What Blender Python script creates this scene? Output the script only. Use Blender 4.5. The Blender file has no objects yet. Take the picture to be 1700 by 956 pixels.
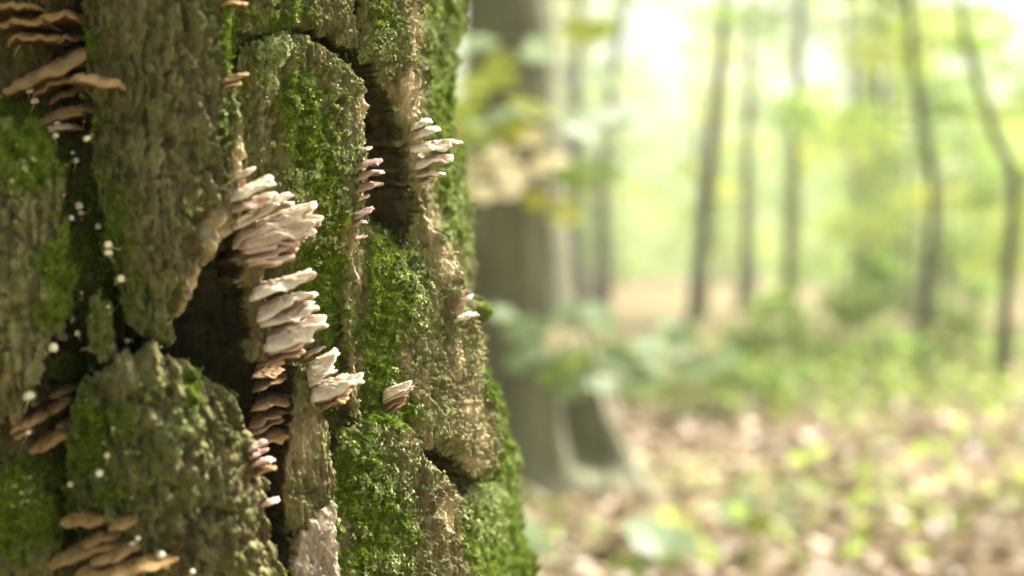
import bpy, bmesh, math, random
import numpy as np
from mathutils import Vector, Matrix
from mathutils.bvhtree import BVHTree

scene = bpy.context.scene
COL = scene.collection
# ------------------------------------------------------------------ camera
PW, PH, F = 1700.0, 956.0, 2400.0          # photo size and focal length in photo pixels
CAMZ, HOR = 0.75, 440.0                     # eye height (m) and horizon row
cd = bpy.data.cameras.new('camera'); cam = bpy.data.objects.new('camera', cd); COL.objects.link(cam)
cd.sensor_width = 36.0; cd.lens = 36.0 * F / PW
cd.shift_y = (HOR - PH / 2) / PW
cam.location = (0, 0, CAMZ); cam.rotation_euler = (math.radians(90), 0, 0)
cd.clip_start = 0.05; cd.clip_end = 600
cd.dof.use_dof = True; cd.dof.focus_distance = 0.745; cd.dof.aperture_fstop = 4.0; cd.dof.aperture_blades = 0
scene.camera = cam
# ------------------------------------------------------------------ world, sun, exposure
SUN_DIR = Vector((0.66, 0.42, 0.78)).normalized()
world = bpy.data.worlds.new('World'); scene.world = world; world.use_nodes = True
wn = world.node_tree.nodes; wl = world.node_tree.links; wn.clear()
sky = wn.new('ShaderNodeTexSky'); sky.sky_type = 'NISHITA'; sky.sun_disc = False
sky.sun_elevation = math.asin(SUN_DIR.z); sky.sun_rotation = math.atan2(SUN_DIR.x, SUN_DIR.y)
sky.air_density = 0.35; sky.dust_density = 9.0; sky.ozone_density = 0.3
bg = wn.new('ShaderNodeBackground'); bg.inputs['Strength'].default_value = 0.15
wo = wn.new('ShaderNodeOutputWorld'); wl.new(sky.outputs[0], bg.inputs[0]); wl.new(bg.outputs[0], wo.inputs[0])
sd = bpy.data.lights.new('sun', 'SUN'); sun = bpy.data.objects.new('sun', sd); COL.objects.link(sun)
sd.energy = 5.0; sd.angle = math.radians(14); sd.color = (1.0, 0.95, 0.85)
sun.rotation_euler = (-SUN_DIR).to_track_quat('-Z', 'Y').to_euler(); sun.location = (3, -1, 6)
scene.view_settings.view_transform = 'Standard'; scene.view_settings.look = 'None'
scene.view_settings.exposure = 1.42; scene.view_settings.gamma = 1.0; scene.view_settings.use_curve_mapping = False
scene.cycles.volume_bounces = 1; scene.cycles.max_bounces = 8; scene.cycles.transparent_max_bounces = 6
scene.cycles.sample_clamp_indirect = 6.0
rng = np.random.default_rng(7); random.seed(7)

# ------------------------------------------------------------------ numpy noise
def _h(ix, iy, seed):
    with np.errstate(over='ignore'):
        h = ix.astype(np.int64).astype(np.uint32) * np.uint32(374761393) + iy.astype(np.int64).astype(np.uint32) * np.uint32(668265263) + np.uint32((seed * 974711 + 12345) & 0xffffffff)
        h = (h ^ (h >> np.uint32(13))) * np.uint32(1274126177)
        h = (h ^ (h >> np.uint32(15))) * np.uint32(2246822519)
        h = h ^ (h >> np.uint32(16))
    return h.astype(np.float64) / 4294967296.0
def perlin(x, y, seed=0):
    x = np.asarray(x, float); y = np.asarray(y, float)
    x0 = np.floor(x); y0 = np.floor(y); fx = x - x0; fy = y - y0
    u = fx * fx * fx * (fx * (fx * 6 - 15) + 10); v = fy * fy * fy * (fy * (fy * 6 - 15) + 10)
    def g(dx, dy):
        a = _h(x0 + dx, y0 + dy, seed) * 2 * np.pi
        return np.cos(a) * (fx - dx) + np.sin(a) * (fy - dy)
    a = g(0, 0); b = g(1, 0); c = g(0, 1); d = g(1, 1)
    return ((a + (b - a) * u) + ((c + (d - c) * u) - (a + (b - a) * u)) * v) * 1.5
def fbm(x, y, seed=0, o=4, gain=0.5):
    r = 0; a = 1.0
    for k in range(o):
        r = r + a * perlin(x * 2 ** k, y * 2 ** k, seed + 17 * k); a *= gain
    return r
def voro(x, y, seed=0, jit=0.95):
    x0 = np.floor(x); y0 = np.floor(y)
    f1 = np.full(x.shape, 9.0); f2 = np.full(x.shape, 9.0); cid = np.zeros(x.shape)
    for dx in (-1, 0, 1):
        for dy in (-1, 0, 1):
            cx = x0 + dx; cy = y0 + dy
            px = cx + 0.5 + jit * (_h(cx, cy, seed) - 0.5); py = cy + 0.5 + jit * (_h(cx, cy, seed + 91) - 0.5)
            d = np.hypot(px - x, py - y); i = _h(cx, cy, seed + 203)
            near = d < f1
            f2 = np.where(near, f1, np.minimum(f2, d)); cid = np.where(near, i, cid); f1 = np.where(near, d, f1)
    return f1, f2, cid
def sstep(a, b, x):
    t = np.clip((x - a) / (b - a), 0, 1); return t * t * (3 - 2 * t)

# ------------------------------------------------------------------ object helpers
def mesh_np(name, V, Q=None, T=None, smooth=True, attrs=None):
    me = bpy.data.meshes.new(name)
    V = np.asarray(V, np.float32); me.vertices.add(len(V)); me.vertices.foreach_set('co', V.ravel())
    parts = []; starts = []; n = 0
    for A, k in ((Q, 4), (T, 3)):
        if A is not None and len(A):
            A = np.asarray(A, np.int32); parts.append(A.ravel()); starts.append(n + np.arange(len(A), dtype=np.int32) * k); n += A.size
    me.loops.add(n); me.loops.foreach_set('vertex_index', np.concatenate(parts))
    st = np.concatenate(starts); me.polygons.add(len(st)); me.polygons.foreach_set('loop_start', st)
    me.update(calc_edges=True)
    me.polygons.foreach_set('use_smooth', np.full(len(st), smooth, bool))
    for k, a in (attrs or {}).items():
        me.attributes.new(k, 'FLOAT', 'POINT').data.foreach_set('value', np.asarray(a, np.float32).ravel())
    me.update()
    return me
def link(name, me, mat=None, parent=None, loc=None):
    o = bpy.data.objects.new(name, me); COL.objects.link(o)
    if mat is not None and me is not None and not len(me.materials): me.materials.append(mat)
    if parent is not None: o.parent = parent
    if loc is not None: o.location = loc
    return o
def tag(o, label=None, cat=None, group=None, kind=None):
    for k, v in (('label', label), ('category', cat), ('group', group), ('kind', kind)):
        if v: o[k] = v
    return o

# ------------------------------------------------------------------ material helper
class NT:
    def __init__(s, name):
        s.m = bpy.data.materials.new(name); s.m.use_nodes = True; s.t = s.m.node_tree; s.t.nodes.clear()
        s.out = s.t.nodes.new('ShaderNodeOutputMaterial')
    def n(s, typ, **kw):
        nd = s.t.nodes.new('ShaderNode' + typ)
        for k, v in kw.items():
            if k.startswith('i_'):
                key = k[2:]; key = int(key) if key.isdigit() else key.replace('_', ' ')
                nd.inputs[key].default_value = v
            else: setattr(nd, k, v)
        return nd
    def l(s, a, b): s.t.links.new(a, b)
    def mix(s, fac, a, b, mode='MIX'):
        nd = s.n('MixRGB', blend_type=mode)
        for i, v in ((0, fac), (1, a), (2, b)):
            if isinstance(v, (int, float)): nd.inputs[i].default_value = v
            elif isinstance(v, tuple): nd.inputs[i].default_value = (*v, 1) if len(v) == 3 else v
            else: s.l(v, nd.inputs[i])
        return nd.outputs[0]
    def ramp(s, fac, stops):
        nd = s.n('ValToRGB'); e = nd.color_ramp.elements
        while len(e) < len(stops): e.new(0.5)
        for x, (p, c) in zip(e, stops):
            x.position = p; x.color = (*c, 1) if isinstance(c, tuple) else (c, c, c, 1)
        s.l(fac, nd.inputs[0]); return nd.outputs[0]
    def noise(s, vec, scale, detail=4, rough=0.55):
        nd = s.n('TexNoise', i_Scale=scale, i_Detail=detail, i_Roughness=rough)
        if vec is not None: s.l(vec, nd.inputs['Vector'])
        return nd.outputs['Fac']
    def attr(s, name): return s.n('Attribute', attribute_name=name).outputs['Fac']
    def math(s, op, a, b=0.0, clamp=False):
        nd = s.n('Math', operation=op, use_clamp=clamp)
        for i, v in ((0, a), (1, b)):
            if isinstance(v, (int, float)): nd.inputs[i].default_value = v
            else: s.l(v, nd.inputs[i])
        return nd.outputs[0]
    def coord(s, scale=(1, 1, 1)):
        tc = s.n('TexCoord'); mp = s.n('Mapping'); mp.inputs['Scale'].default_value = scale
        s.l(tc.outputs['Object'], mp.inputs['Vector']); return mp.outputs[0]
    def bsdf(s, col, rough=0.8, bump=None, bstr=0.3, bdist=0.001, spec=0.3, **kw):
        b = s.n('BsdfPrincipled'); b.inputs['Roughness'].default_value = rough
        b.inputs['Specular IOR Level'].default_value = spec
        if isinstance(col, tuple): b.inputs['Base Color'].default_value = (*col, 1)
        else: s.l(col, b.inputs['Base Color'])
        if bump is not None:
            bp = s.n('Bump'); bp.inputs['Strength'].default_value = bstr; bp.inputs['Distance'].default_value = bdist
            s.l(bump, bp.inputs['Height']); s.l(bp.outputs[0], b.inputs['Normal'])
        s.l(b.outputs[0], s.out.inputs[0]); return b
    def leaf(s, col, transl, trans_col=None, rough=0.5):
        d = s.n('BsdfPrincipled'); d.inputs['Roughness'].default_value = rough; d.inputs['Specular IOR Level'].default_value = 0.3
        t = s.n('BsdfTranslucent'); mx = s.n('MixShader'); mx.inputs[0].default_value = transl
        s.l(col, d.inputs['Base Color']); s.l(trans_col if trans_col is not None else col, t.inputs['Color'])
        s.l(d.outputs[0], mx.inputs[1]); s.l(t.outputs[0], mx.inputs[2]); s.l(mx.outputs[0], s.out.inputs[0])

def bark_material(name, dark, mid, light, pale=(0.68, 0.57, 0.35)):
    m = NT(name)
    v = m.coord((1, 1, 0.13)); v2 = m.coord()
    n1 = m.noise(v, 140, 6, 0.65); n2 = m.noise(v2, 26, 4); n3 = m.noise(v2, 420, 3); fib = m.noise(v, 620, 4, 0.6)
    c = m.ramp(n1, [(0.34, dark), (0.5, mid), (0.66, light)])
    c = m.mix(m.math('MULTIPLY', m.attr('cell'), 0.55), c, m.mix(0.5, c, light))
    c = m.mix(0.35, c, m.ramp(n2, [(0.3, (0.10, 0.085, 0.035)), (0.7, (0.27, 0.24, 0.13))]))
    c = m.mix(m.ramp(fib, [(0.35, 0.55), (0.6, 0.0)]), c, dark)
    gr = m.math('MULTIPLY', m.ramp(m.noise(v2, 45, 5, 0.6), [(0.45, 0.0), (0.62, 1.0)]), 0.58)
    c = m.mix(gr, c, (0.135, 0.165, 0.045))
    st = m.ramp(m.noise(v2, 60, 6, .65), [(.50, 0.0), (.68, 1.0)])
    c = m.mix(m.math('MULTIPLY', st, .6), c, (0.045, 0.036, 0.016))
    pc = m.ramp(m.noise(v, 200, 5), [(0.3, tuple(0.55 * x for x in pale)), (0.65, pale)])
    c = m.mix(m.attr('pale'), c, pc)
    lc = m.ramp(n3, [(0.3, (0.14, 0.18, 0.055)), (0.7, (0.29, 0.34, 0.13))])
    c = m.mix(m.attr('lich'), c, lc)
    c = m.mix(m.math('MULTIPLY', m.attr('inner_shade'), .8), c, m.ramp(n1, [(.3, (.022, .015, .008)), (.7, (.085, .058, .028))]))  # dark inner bark on plate walls, also painting in the crack shade
    mc = m.ramp(m.noise(v2, 330, 5, 0.7), [(0.28, (0.013, 0.025, 0.002)), (0.5, (0.068, 0.115, 0.005)), (0.75, (0.17, 0.24, 0.012))])
    c = m.mix(m.attr('moss'), c, mc)
    bump = m.math('ADD', m.math('MULTIPLY', fib, 0.8), m.math('MULTIPLY', n3, 0.6))
    m.bsdf(c, 0.88, bump, 1.0, 0.0022, spec=0.22)
    return m.m
M_BARK = bark_material('bark', (0.072, 0.064, 0.023), (0.215, 0.192, 0.082), (0.45, 0.405, 0.205))
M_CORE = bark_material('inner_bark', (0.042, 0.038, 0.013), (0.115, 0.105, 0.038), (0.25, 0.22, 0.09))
M_STRIP = bark_material('weathered_wood', (0.12, 0.088, 0.040), (0.29, 0.23, 0.115), (0.47, 0.39, 0.21))

# ------------------------------------------------------------------ the old trunk: section curve and mapping
def _px(px, y): return ((px - 850) / F * y, y)
ctrl = [_px(-150, .672), _px(0, .662), _px(200, .668), _px(400, .70), _px(560, .742), _px(690, .80), _px(752, .88), (-.030, .985),
        (-.05, 1.12), (-.15, 1.24), (-.32, 1.30), (-.49, 1.25), (-.60, 1.10), (-.61, .92), (-.52, .77), (-.40, .69)]
ctrl = np.array(ctrl)
def catmull(P, m=60):
    n = len(P); out = []
    t = np.arange(m)[:, None] / m
    for i in range(n):
        a, b, c, d = P[i - 1], P[i], P[(i + 1) % n], P[(i + 2) % n]
        out.append(0.5 * (2 * b + (c - a) * t + (2 * a - 5 * b + 4 * c - d) * t ** 2 + (3 * b - a - 3 * c + d) * t ** 3))
    return np.concatenate(out)
cur = catmull(ctrl); seg = np.hypot(*(np.roll(cur, -1, 0) - cur).T)
S_TAB = np.concatenate([[0], np.cumsum(seg)]); SLEN = S_TAB[-1]
C_TAB = np.vstack([cur, cur[:1]])
tan = np.roll(cur, -3, 0) - np.roll(cur, 3, 0); nor = np.stack([tan[:, 1], -tan[:, 0]], 1); nor /= np.hypot(*nor.T)[:, None]
N_TAB = np.vstack([nor, nor[:1]])
CTR = np.array([-0.32, 0.98])
def csc(z):
    u = 0.75 - z
    return 1 + np.where(u > 0, 0.10 * u + 0.45 * np.maximum(u - 0.12, 0) ** 1.6, 0.10 * u / (1 + np.abs(u)))
def surf(s, z, h):
    s = np.asarray(s) % SLEN
    cx = np.interp(s, S_TAB, C_TAB[:, 0]); cy = np.interp(s, S_TAB, C_TAB[:, 1])
    nx = np.interp(s, S_TAB, N_TAB[:, 0]); ny = np.interp(s, S_TAB, N_TAB[:, 1])
    k = csc(z); lean = -0.055 * (z - 0.75) / (1 + 0.25 * np.abs(z - 0.75))
    return np.stack([CTR[0] + (cx - CTR[0]) * k + lean + nx * h, CTR[1] + (cy - CTR[1]) * k + ny * h, z + 0 * s], -1)
def proj(P):
    return 850 + P[..., 0] / P[..., 1] * F, HOR - (P[..., 2] - CAMZ) / P[..., 1] * F
_s0 = 0.0; _s1 = float(np.interp(7.25 * 60, np.arange(len(S_TAB)), S_TAB))       # front, to just past the right edge
_gs, _gz = np.meshgrid(np.linspace(-0.06, _s1, 260), np.linspace(0.44, 1.04, 160), indexing='ij')
_pc = {}
def inv(px, py, h):
    if h not in _pc: _pc[h] = proj(surf(_gs, _gz, h))
    a, b = _pc[h]; d = (a - px) ** 2 + (b - py) ** 2
    i = np.unravel_index(np.argmin(d), d.shape); s, z = _gs[i], _gz[i]
    for _ in range(6):
        e = 1e-4
        p0 = np.array(proj(surf(s, z, h))); js = (np.array(proj(surf(s + e, z, h))) - p0) / e; jz = (np.array(proj(surf(s, z + e, h))) - p0) / e
        J = np.stack([js, jz], 1)
        if abs(np.linalg.det(J)) < 1e5: break
        st = np.linalg.solve(J, np.array([px, py]) - p0); st = np.clip(st, -0.004, 0.004); s += st[0]; z += st[1]
    return s, z

# masks, as patches where the moss, lichen and bare wood grow (given by where they are seen)
MOSS = [(475, 200, 30, 120, .75), (405, 330, 30, 60, .8), (412, 120, 20, 70, .65), (560, 180, 24, 60, .6), (690, 560, 40, 70, .5), (645, 320, 36, 70, 1.0), (650, 240, 30, 50, .6), (520, 250, 60, 100, 1), (470, 310, 50, 60, .6), (540, 430, 55, 120, .95), (505, 140, 60, 80, .6), (420, 190, 40, 130, .55), (620, 600, 45, 140, 1.1),
        (650, 480, 70, 110, 1), (620, 420, 50, 90, .9), (600, 560, 30, 90, 1), (640, 690, 80, 34, 1.1), (600, 800, 60, 120, 1.1), (680, 870, 60, 80, .7), (620, 930, 90, 60, .85),
        (640, 40, 70, 50, .7), (460, 30, 90, 60, .6), (725, 100, 60, 170, .95), (745, 350, 45, 170, .85), (800, 880, 70, 120, .95), (850, 820, 60, 190, 1.1), (800, 520, 30, 60, .9), (815, 640, 30, 80, .9), (880, 930, 40, 80, 1.1), (560, 620, 30, 80, .9),
        (100, 450, 46, 130, 1), (60, 240, 90, 80, 1), (40, 850, 110, 90, 1), (165, 520, 40, 120, .55), (320, 630, 18, 60, .95), (250, 660, 90, 50, .35), (376, 70, 22, 110, .85), (380, 200, 16, 60, .7),
        (290, 340, 70, 30, .45), (200, 780, 90, 130, .7), (140, 720, 60, 140, .8), (400, 950, 80, 40, .55), (190, 420, 50, 170, .75), (230, 480, 50, 80, .5), (150, 150, 30, 160, .55), (420, 470, 14, 80, .4), (555, 860, 12, 120, .9), (730, 640, 60, 60, .35), (780, 650, 26, 40, .5), (15, 470, 40, 60, .4), (160, 320, 40, 120, .5)]
LICH = [(560, 260, 190, 300, .46), (660, 720, 190, 300, .46), (450, 85, 34, 26, 1.5), (440, 130, 30, 60, .7), (590, 260, 26, 60, .9), (500, 300, 50, 40, .8), (560, 330, 60, 40, .7), (540, 400, 60, 60, .6), (680, 440, 40, 50, 1), (690, 490, 30, 60, .9), (640, 70, 60, 60, .8), (720, 60, 50, 90, .9),
        (625, 270, 30, 60, .7), (600, 110, 20, 50, .8), (620, 740, 70, 60, .7), (640, 800, 60, 50, .9), (680, 830, 30, 40, .7), (635, 935, 40, 24, 1.1), (700, 910, 40, 40, .6), (800, 820, 40, 40, 1.1), (800, 870, 50, 60, .8), (755, 520, 40, 90, .5), (750, 360, 40, 140, .8),
        (780, 600, 30, 60, .6), (380, 180, 16, 60, 1.0), (395, 240, 14, 50, .6), (300, 350, 40, 30, .6), (300, 720, 60, 70, .6), (210, 780, 60, 80, .5), (330, 850, 60, 40, .4), (250, 640, 60, 40, .5), (30, 280, 40, 80, .6), (40, 810, 50, 40, .7), (600, 420, 16, 60, .6), (850, 780, 24, 90, .8), (480, 60, 60, 40, .7), (520, 180, 60, 50, .5)]
PALE = [(604, 190, 13, 70, .55), (600, 300, 11, 70, .45), (592, 470, 11, 90, .5), (595, 610, 10, 60, .4), (765, 600, 34, 60, .42), (782, 690, 30, 60, .45), (742, 850, 30, 80, .45), (400, 300, 16, 60, .7), (515, 730, 24, 90, .4), (684, 60, 14, 60, .55), (682, 150, 20, 70, .65), (690, 250, 14, 70, .65), (714, 360, 18, 46, .6), (742, 430, 24, 46, .6), (766, 520, 22, 56, .5), (782, 630, 14, 50, .4), (800, 720, 20, 40, .5), (598, 190, 12, 50, .45), (680, 730, 14, 30, .4), (375, 400, 34, 60, .9), (340, 480, 26, 50, 1), (320, 530, 22, 40, 1), (398, 260, 14, 60, .7), (395, 330, 18, 40, .7), (385, 480, 22, 30, .7), (586, 420, 12, 60, .5), (595, 200, 14, 80, .35), (415, 700, 30, 80, .3), (360, 640, 60, 40, .25), (700, 300, 10, 60, .25), (760, 830, 14, 70, .3), (730, 850, 40, 60, .25), (45, 600, 40, 90, .25), (790, 770, 30, 24, .5)]
BARE = [(604, 200, 14, 110, 1), (596, 440, 12, 150, 1), (676, 150, 22, 90, 1), (684, 260, 16, 70, 1), (686, 60, 14, 70, 1), (694, 200, 14, 120, 1), (704, 320, 14, 60, 1), (716, 370, 18, 50, 1), (744, 435, 22, 50, 1), (766, 520, 26, 70, 1), (775, 620, 34, 80, .8), (730, 620, 40, 90, .5), (800, 730, 26, 60, .9), (597, 200, 12, 110, 1), (590, 400, 11, 140, 1), (590, 600, 11, 100, .9), (740, 850, 34, 90, .9), (684, 730, 14, 34, .8), (430, 240, 24, 90, .7), (455, 330, 20, 40, .6)]
def blobs(L, px, py):
    r = np.zeros(px.shape)
    for x, y, a, b, v in L:
        r = np.maximum(r, v * np.exp(-((px - x) / a) ** 2 - ((py - y) / b) ** 2))
    return r
def masks(S, Z, P, seed, bias=0.0):
    px, py = proj(P); infr = (px > -80) & (px < 960) & (py > -90) & (py < 1040) & (np.asarray(S) % SLEN < _s1 + .1)
    n = fbm(S * 55, Z * 45, 5, 5, 0.6); n2 = fbm(S * 120, Z * 110, 6, 4, 0.6)
    mo = np.where(infr, blobs(MOSS, px, py) - .95 * blobs(BARE, px, py), 0.45) + bias
    n4 = fbm(S * 300, Z * 260, 8, 3, 0.7)
    moss = sstep(0.30, 0.72, mo * 0.92 + n * 0.26 + n4 * 0.22)
    li = np.where(infr, blobs(LICH, px, py), 0.35)
    lich = sstep(0.47, 0.62, li * 0.72 + n2 * 0.27 + n4 * 0.27) * 0.85
    pa = np.where(infr, blobs(PALE, px, py), 0.0)
    pale = sstep(0.25, 0.6, pa + n * 0.12)
    return moss * (1 - pale), lich * (1 - 0.7 * pale), pale
def bark_detail(S, Z, seed, A, cs, cz, cob=1.0):
    w = fbm(S * 50, Z * 20, seed, 2, .4); w2 = fbm(S * 40 + 9, Z * 30, seed + 5, 3, .5)
    Sw = S + .0042 * w; Zw = Z + .010 * w2
    f1, f2, cid = voro(Sw / cs, Zw / cz, seed)
    g1, g2, cid2 = voro(Sw / cs * 2.1 + 5 + .5 * w2, Zw / cz * 1.9 + .4 * w, seed + 3)
    crack = sstep(0, .30, f2 - f1); crack2 = sstep(0, .25, g2 - g1)
    on = sstep(-.25, .25, fbm(S * 35, Z * 30, seed + 12, 2))          # cracks open only here and there
    q = .010 / max(cs, .006)
    rid = 1 - np.abs(fbm(Sw * 150 * q, Zw * 42 * q, seed + 13, 4, .6)) * 1.5
    pit = sstep(.15, .6, fbm(Sw * 240 * q, Zw * 70 * q, seed + 14, 3, .6))
    fib = 1 - np.abs(perlin(Sw * 520, Zw * 60, seed + 1)) * 1.4; fib2 = 1 - np.abs(perlin(Sw * 1150, Zw * 170, seed + 2)) * 1.4
    fine = fbm(S * 620, Z * 200, seed + 4, 3, .6)
    big = fbm(S * 60, Z * 20, seed + 8, 4, .55)
    return A * (.75 * cob * np.maximum(on, cob - 1) * (crack - 1) + .35 * (cid - .5) + .3 * (1 - on * .5) * (crack2 - 1) + .35 * (cid2 - .5) + .75 * (rid - .6) - .6 * pit + 1.25 * (fib - .5) + .7 * (fib2 - .5) + .5 * fine + .9 * big), cid2

base_loc = Vector((-0.32, 0.98, 0.0))
trunk = tag(link('old_tree_trunk', None, loc=base_loc), 'massive old trunk with craggy bark, bright moss, grey-green lichen and shelf fungi', 'tree')
SURF = []        # (positions, normals, moss, lich) of everything on the trunk, for the moss and lichen
BV = [[], []]
def add_trunk_mesh(name, V, Q, at, mat, label=None, parent=trunk, top=False, keep=True):
    me = mesh_np(name, V - np.array(base_loc) if not top else V, Q, attrs=at)
    o = link(name, me, mat, parent if not top else None)
    if label: o['label'] = label
    off = sum(len(v) for v in BV[0]); BV[0].append(V); BV[1].append(Q + off)
    nr = np.empty(len(V) * 3, np.float32); me.vertices.foreach_get('normal', nr); nr = nr.reshape(-1, 3)
    if keep: SURF.append((V, nr, at['moss'], at['lich']))
    return o

# deep hollows and dark cracks carved into the trunk: polyline (px,py), width m, depth m
CARVE = [([(335, 560), (370, 560), (400, 620), (425, 690)], .026, .11), ([(345, 530), (400, 500)], .018, .09), ([(455, 690), (462, 760), (468, 860), (482, 960)], .008, .05), ([(100, 560), (130, 580), (110, 640)], .012, .04), ([(60, 660), (90, 720)], .012, .02),
         ([(555, 68), (605, 125), (640, 200), (650, 270), (648, 320)], .015, .055), ([(640, 270), (635, 360)], .016, .012), ([(700, 745), (760, 780), (770, 840), (775, 930)], .006, .02), ([(130, 0), (120, 100), (130, 250), (170, 420), (200, 560)], .016, .022), ([(120, 700), (115, 800), (130, 880)], .012, .018), ([(405, 100), (415, 160)], .010, .012), ([(430, 420), (450, 560)], .012, .012), ([(560, 640), (550, 700)], .006, .008)]
# swellings on the furrowed surface: (px,py,rx m, rz m, height m)
BUMP = [(50, 150, .03, .03, -.02), (30, 40, .05, .04, -.012), (772, 515, .014, .012, .018), (742, 40, .02, .03, .010), (735, 240, .02, .02, .008), (770, 420, .02, .025, .004), (840, 760, .03, .05, .012), (862, 930, .03, .035, .016), (820, 640, .02, .03, .004), (500, 640, .02, .04, -.006), (630, 560, .025, .05, .006)]
def edge_off(z): # how far the far edge swells or narrows with height
    return np.interp(z, [.50, .56, .62, .66, .70, .75, .80, .85, .88, .95, 1.1], [.000, .002, .001, -.004, -.008, -.006, -.006, -.012, -.012, .0, .0])
def core_height(S, Z):
    Sm = ((S + SLEN / 2) % SLEN) - SLEN / 2
    h = 0.006 * fbm(S * 14, Z * 7, 31, 4) + sstep(_s1 - .22, _s1 - .12, Sm) * (.006 * fbm(S * 45, Z * 38, 35, 4, .55))
    fur = 1 - np.abs(perlin(S * 22 + .8 * perlin(S * 9, Z * 8, 77), Z * 3.2, 33)) * 1.6
    out = sstep(_s1 - .06, _s1, Sm) + sstep(-.03, -.08, Sm) + sstep(.98, 1.05, Z) + sstep(.5, .42, Z)
    h = h + np.clip(out, 0, 1) * 0.022 * (fur - .45)
    h = h + edge_off(Z) * sstep(_s1 - .26, _s1 - .08, Sm) * sstep(_s1 + .25, _s1 + .1, Sm)
    dt, cid = bark_detail(S, Z, 40, .0022, .008, .018)
    for L, w, dep in CARVE:
        p = [inv(x, y, 0.0) for x, y in L]; best = np.full(S.shape, 9.0)
        for (a, b), (c, d) in zip(p[:-1], p[1:]):
            vx, vz = c - a, d - b; t = np.clip(((Sm - a) * vx + (Z - b) * vz) / (vx * vx + vz * vz + 1e-12), 0, 1)
            best = np.minimum(best, np.hypot(Sm - a - t * vx, Z - b - t * vz))
        best = best + .25 * w * fbm(S * 150, Z * 90, 21, 3)
        h = h - dep * np.exp(-np.clip(best / w, 0, 9) ** 2 * 1.2)
    for x, y, a, b, k in BUMP:
        s0, z0 = inv(x, y, 0.0); h = h + k * np.exp(-((Sm - s0) / a) ** 2 - ((Z - z0) / b) ** 2)
    return h, dt, cid
def build_core():
    sa = np.linspace(-0.03, _s1 + .05, 640); sb = np.linspace(_s1 + .05, SLEN - .03, 150)[1:]
    s = np.concatenate([sa, sb]); za = np.linspace(0.53, 0.95, 620)
    z = np.concatenate([np.linspace(-0.05, .53, 50)[:-1], za, .95 + np.linspace(0, 1, 60)[1:] ** 1.6 * 3.3])
    S, Z = np.meshgrid(s, z, indexing='ij')
    h, dt, cid = core_height(S, Z)
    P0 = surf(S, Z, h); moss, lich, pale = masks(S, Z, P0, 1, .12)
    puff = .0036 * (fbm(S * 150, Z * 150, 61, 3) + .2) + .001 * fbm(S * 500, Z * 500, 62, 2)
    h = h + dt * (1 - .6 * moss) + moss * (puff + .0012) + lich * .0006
    V = surf(S, Z, h); ns, nz = S.shape
    V[..., 2] = Z
    idx = np.arange(ns * nz).reshape(ns, nz); i2 = np.vstack([idx, idx[:1]])
    Q = np.stack([i2[:-1, :-1], i2[1:, :-1], i2[1:, 1:], i2[:-1, 1:]], -1).reshape(-1, 4)
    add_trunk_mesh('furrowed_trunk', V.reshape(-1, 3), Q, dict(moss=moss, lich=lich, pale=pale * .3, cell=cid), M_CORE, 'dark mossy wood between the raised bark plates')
build_core()

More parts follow.
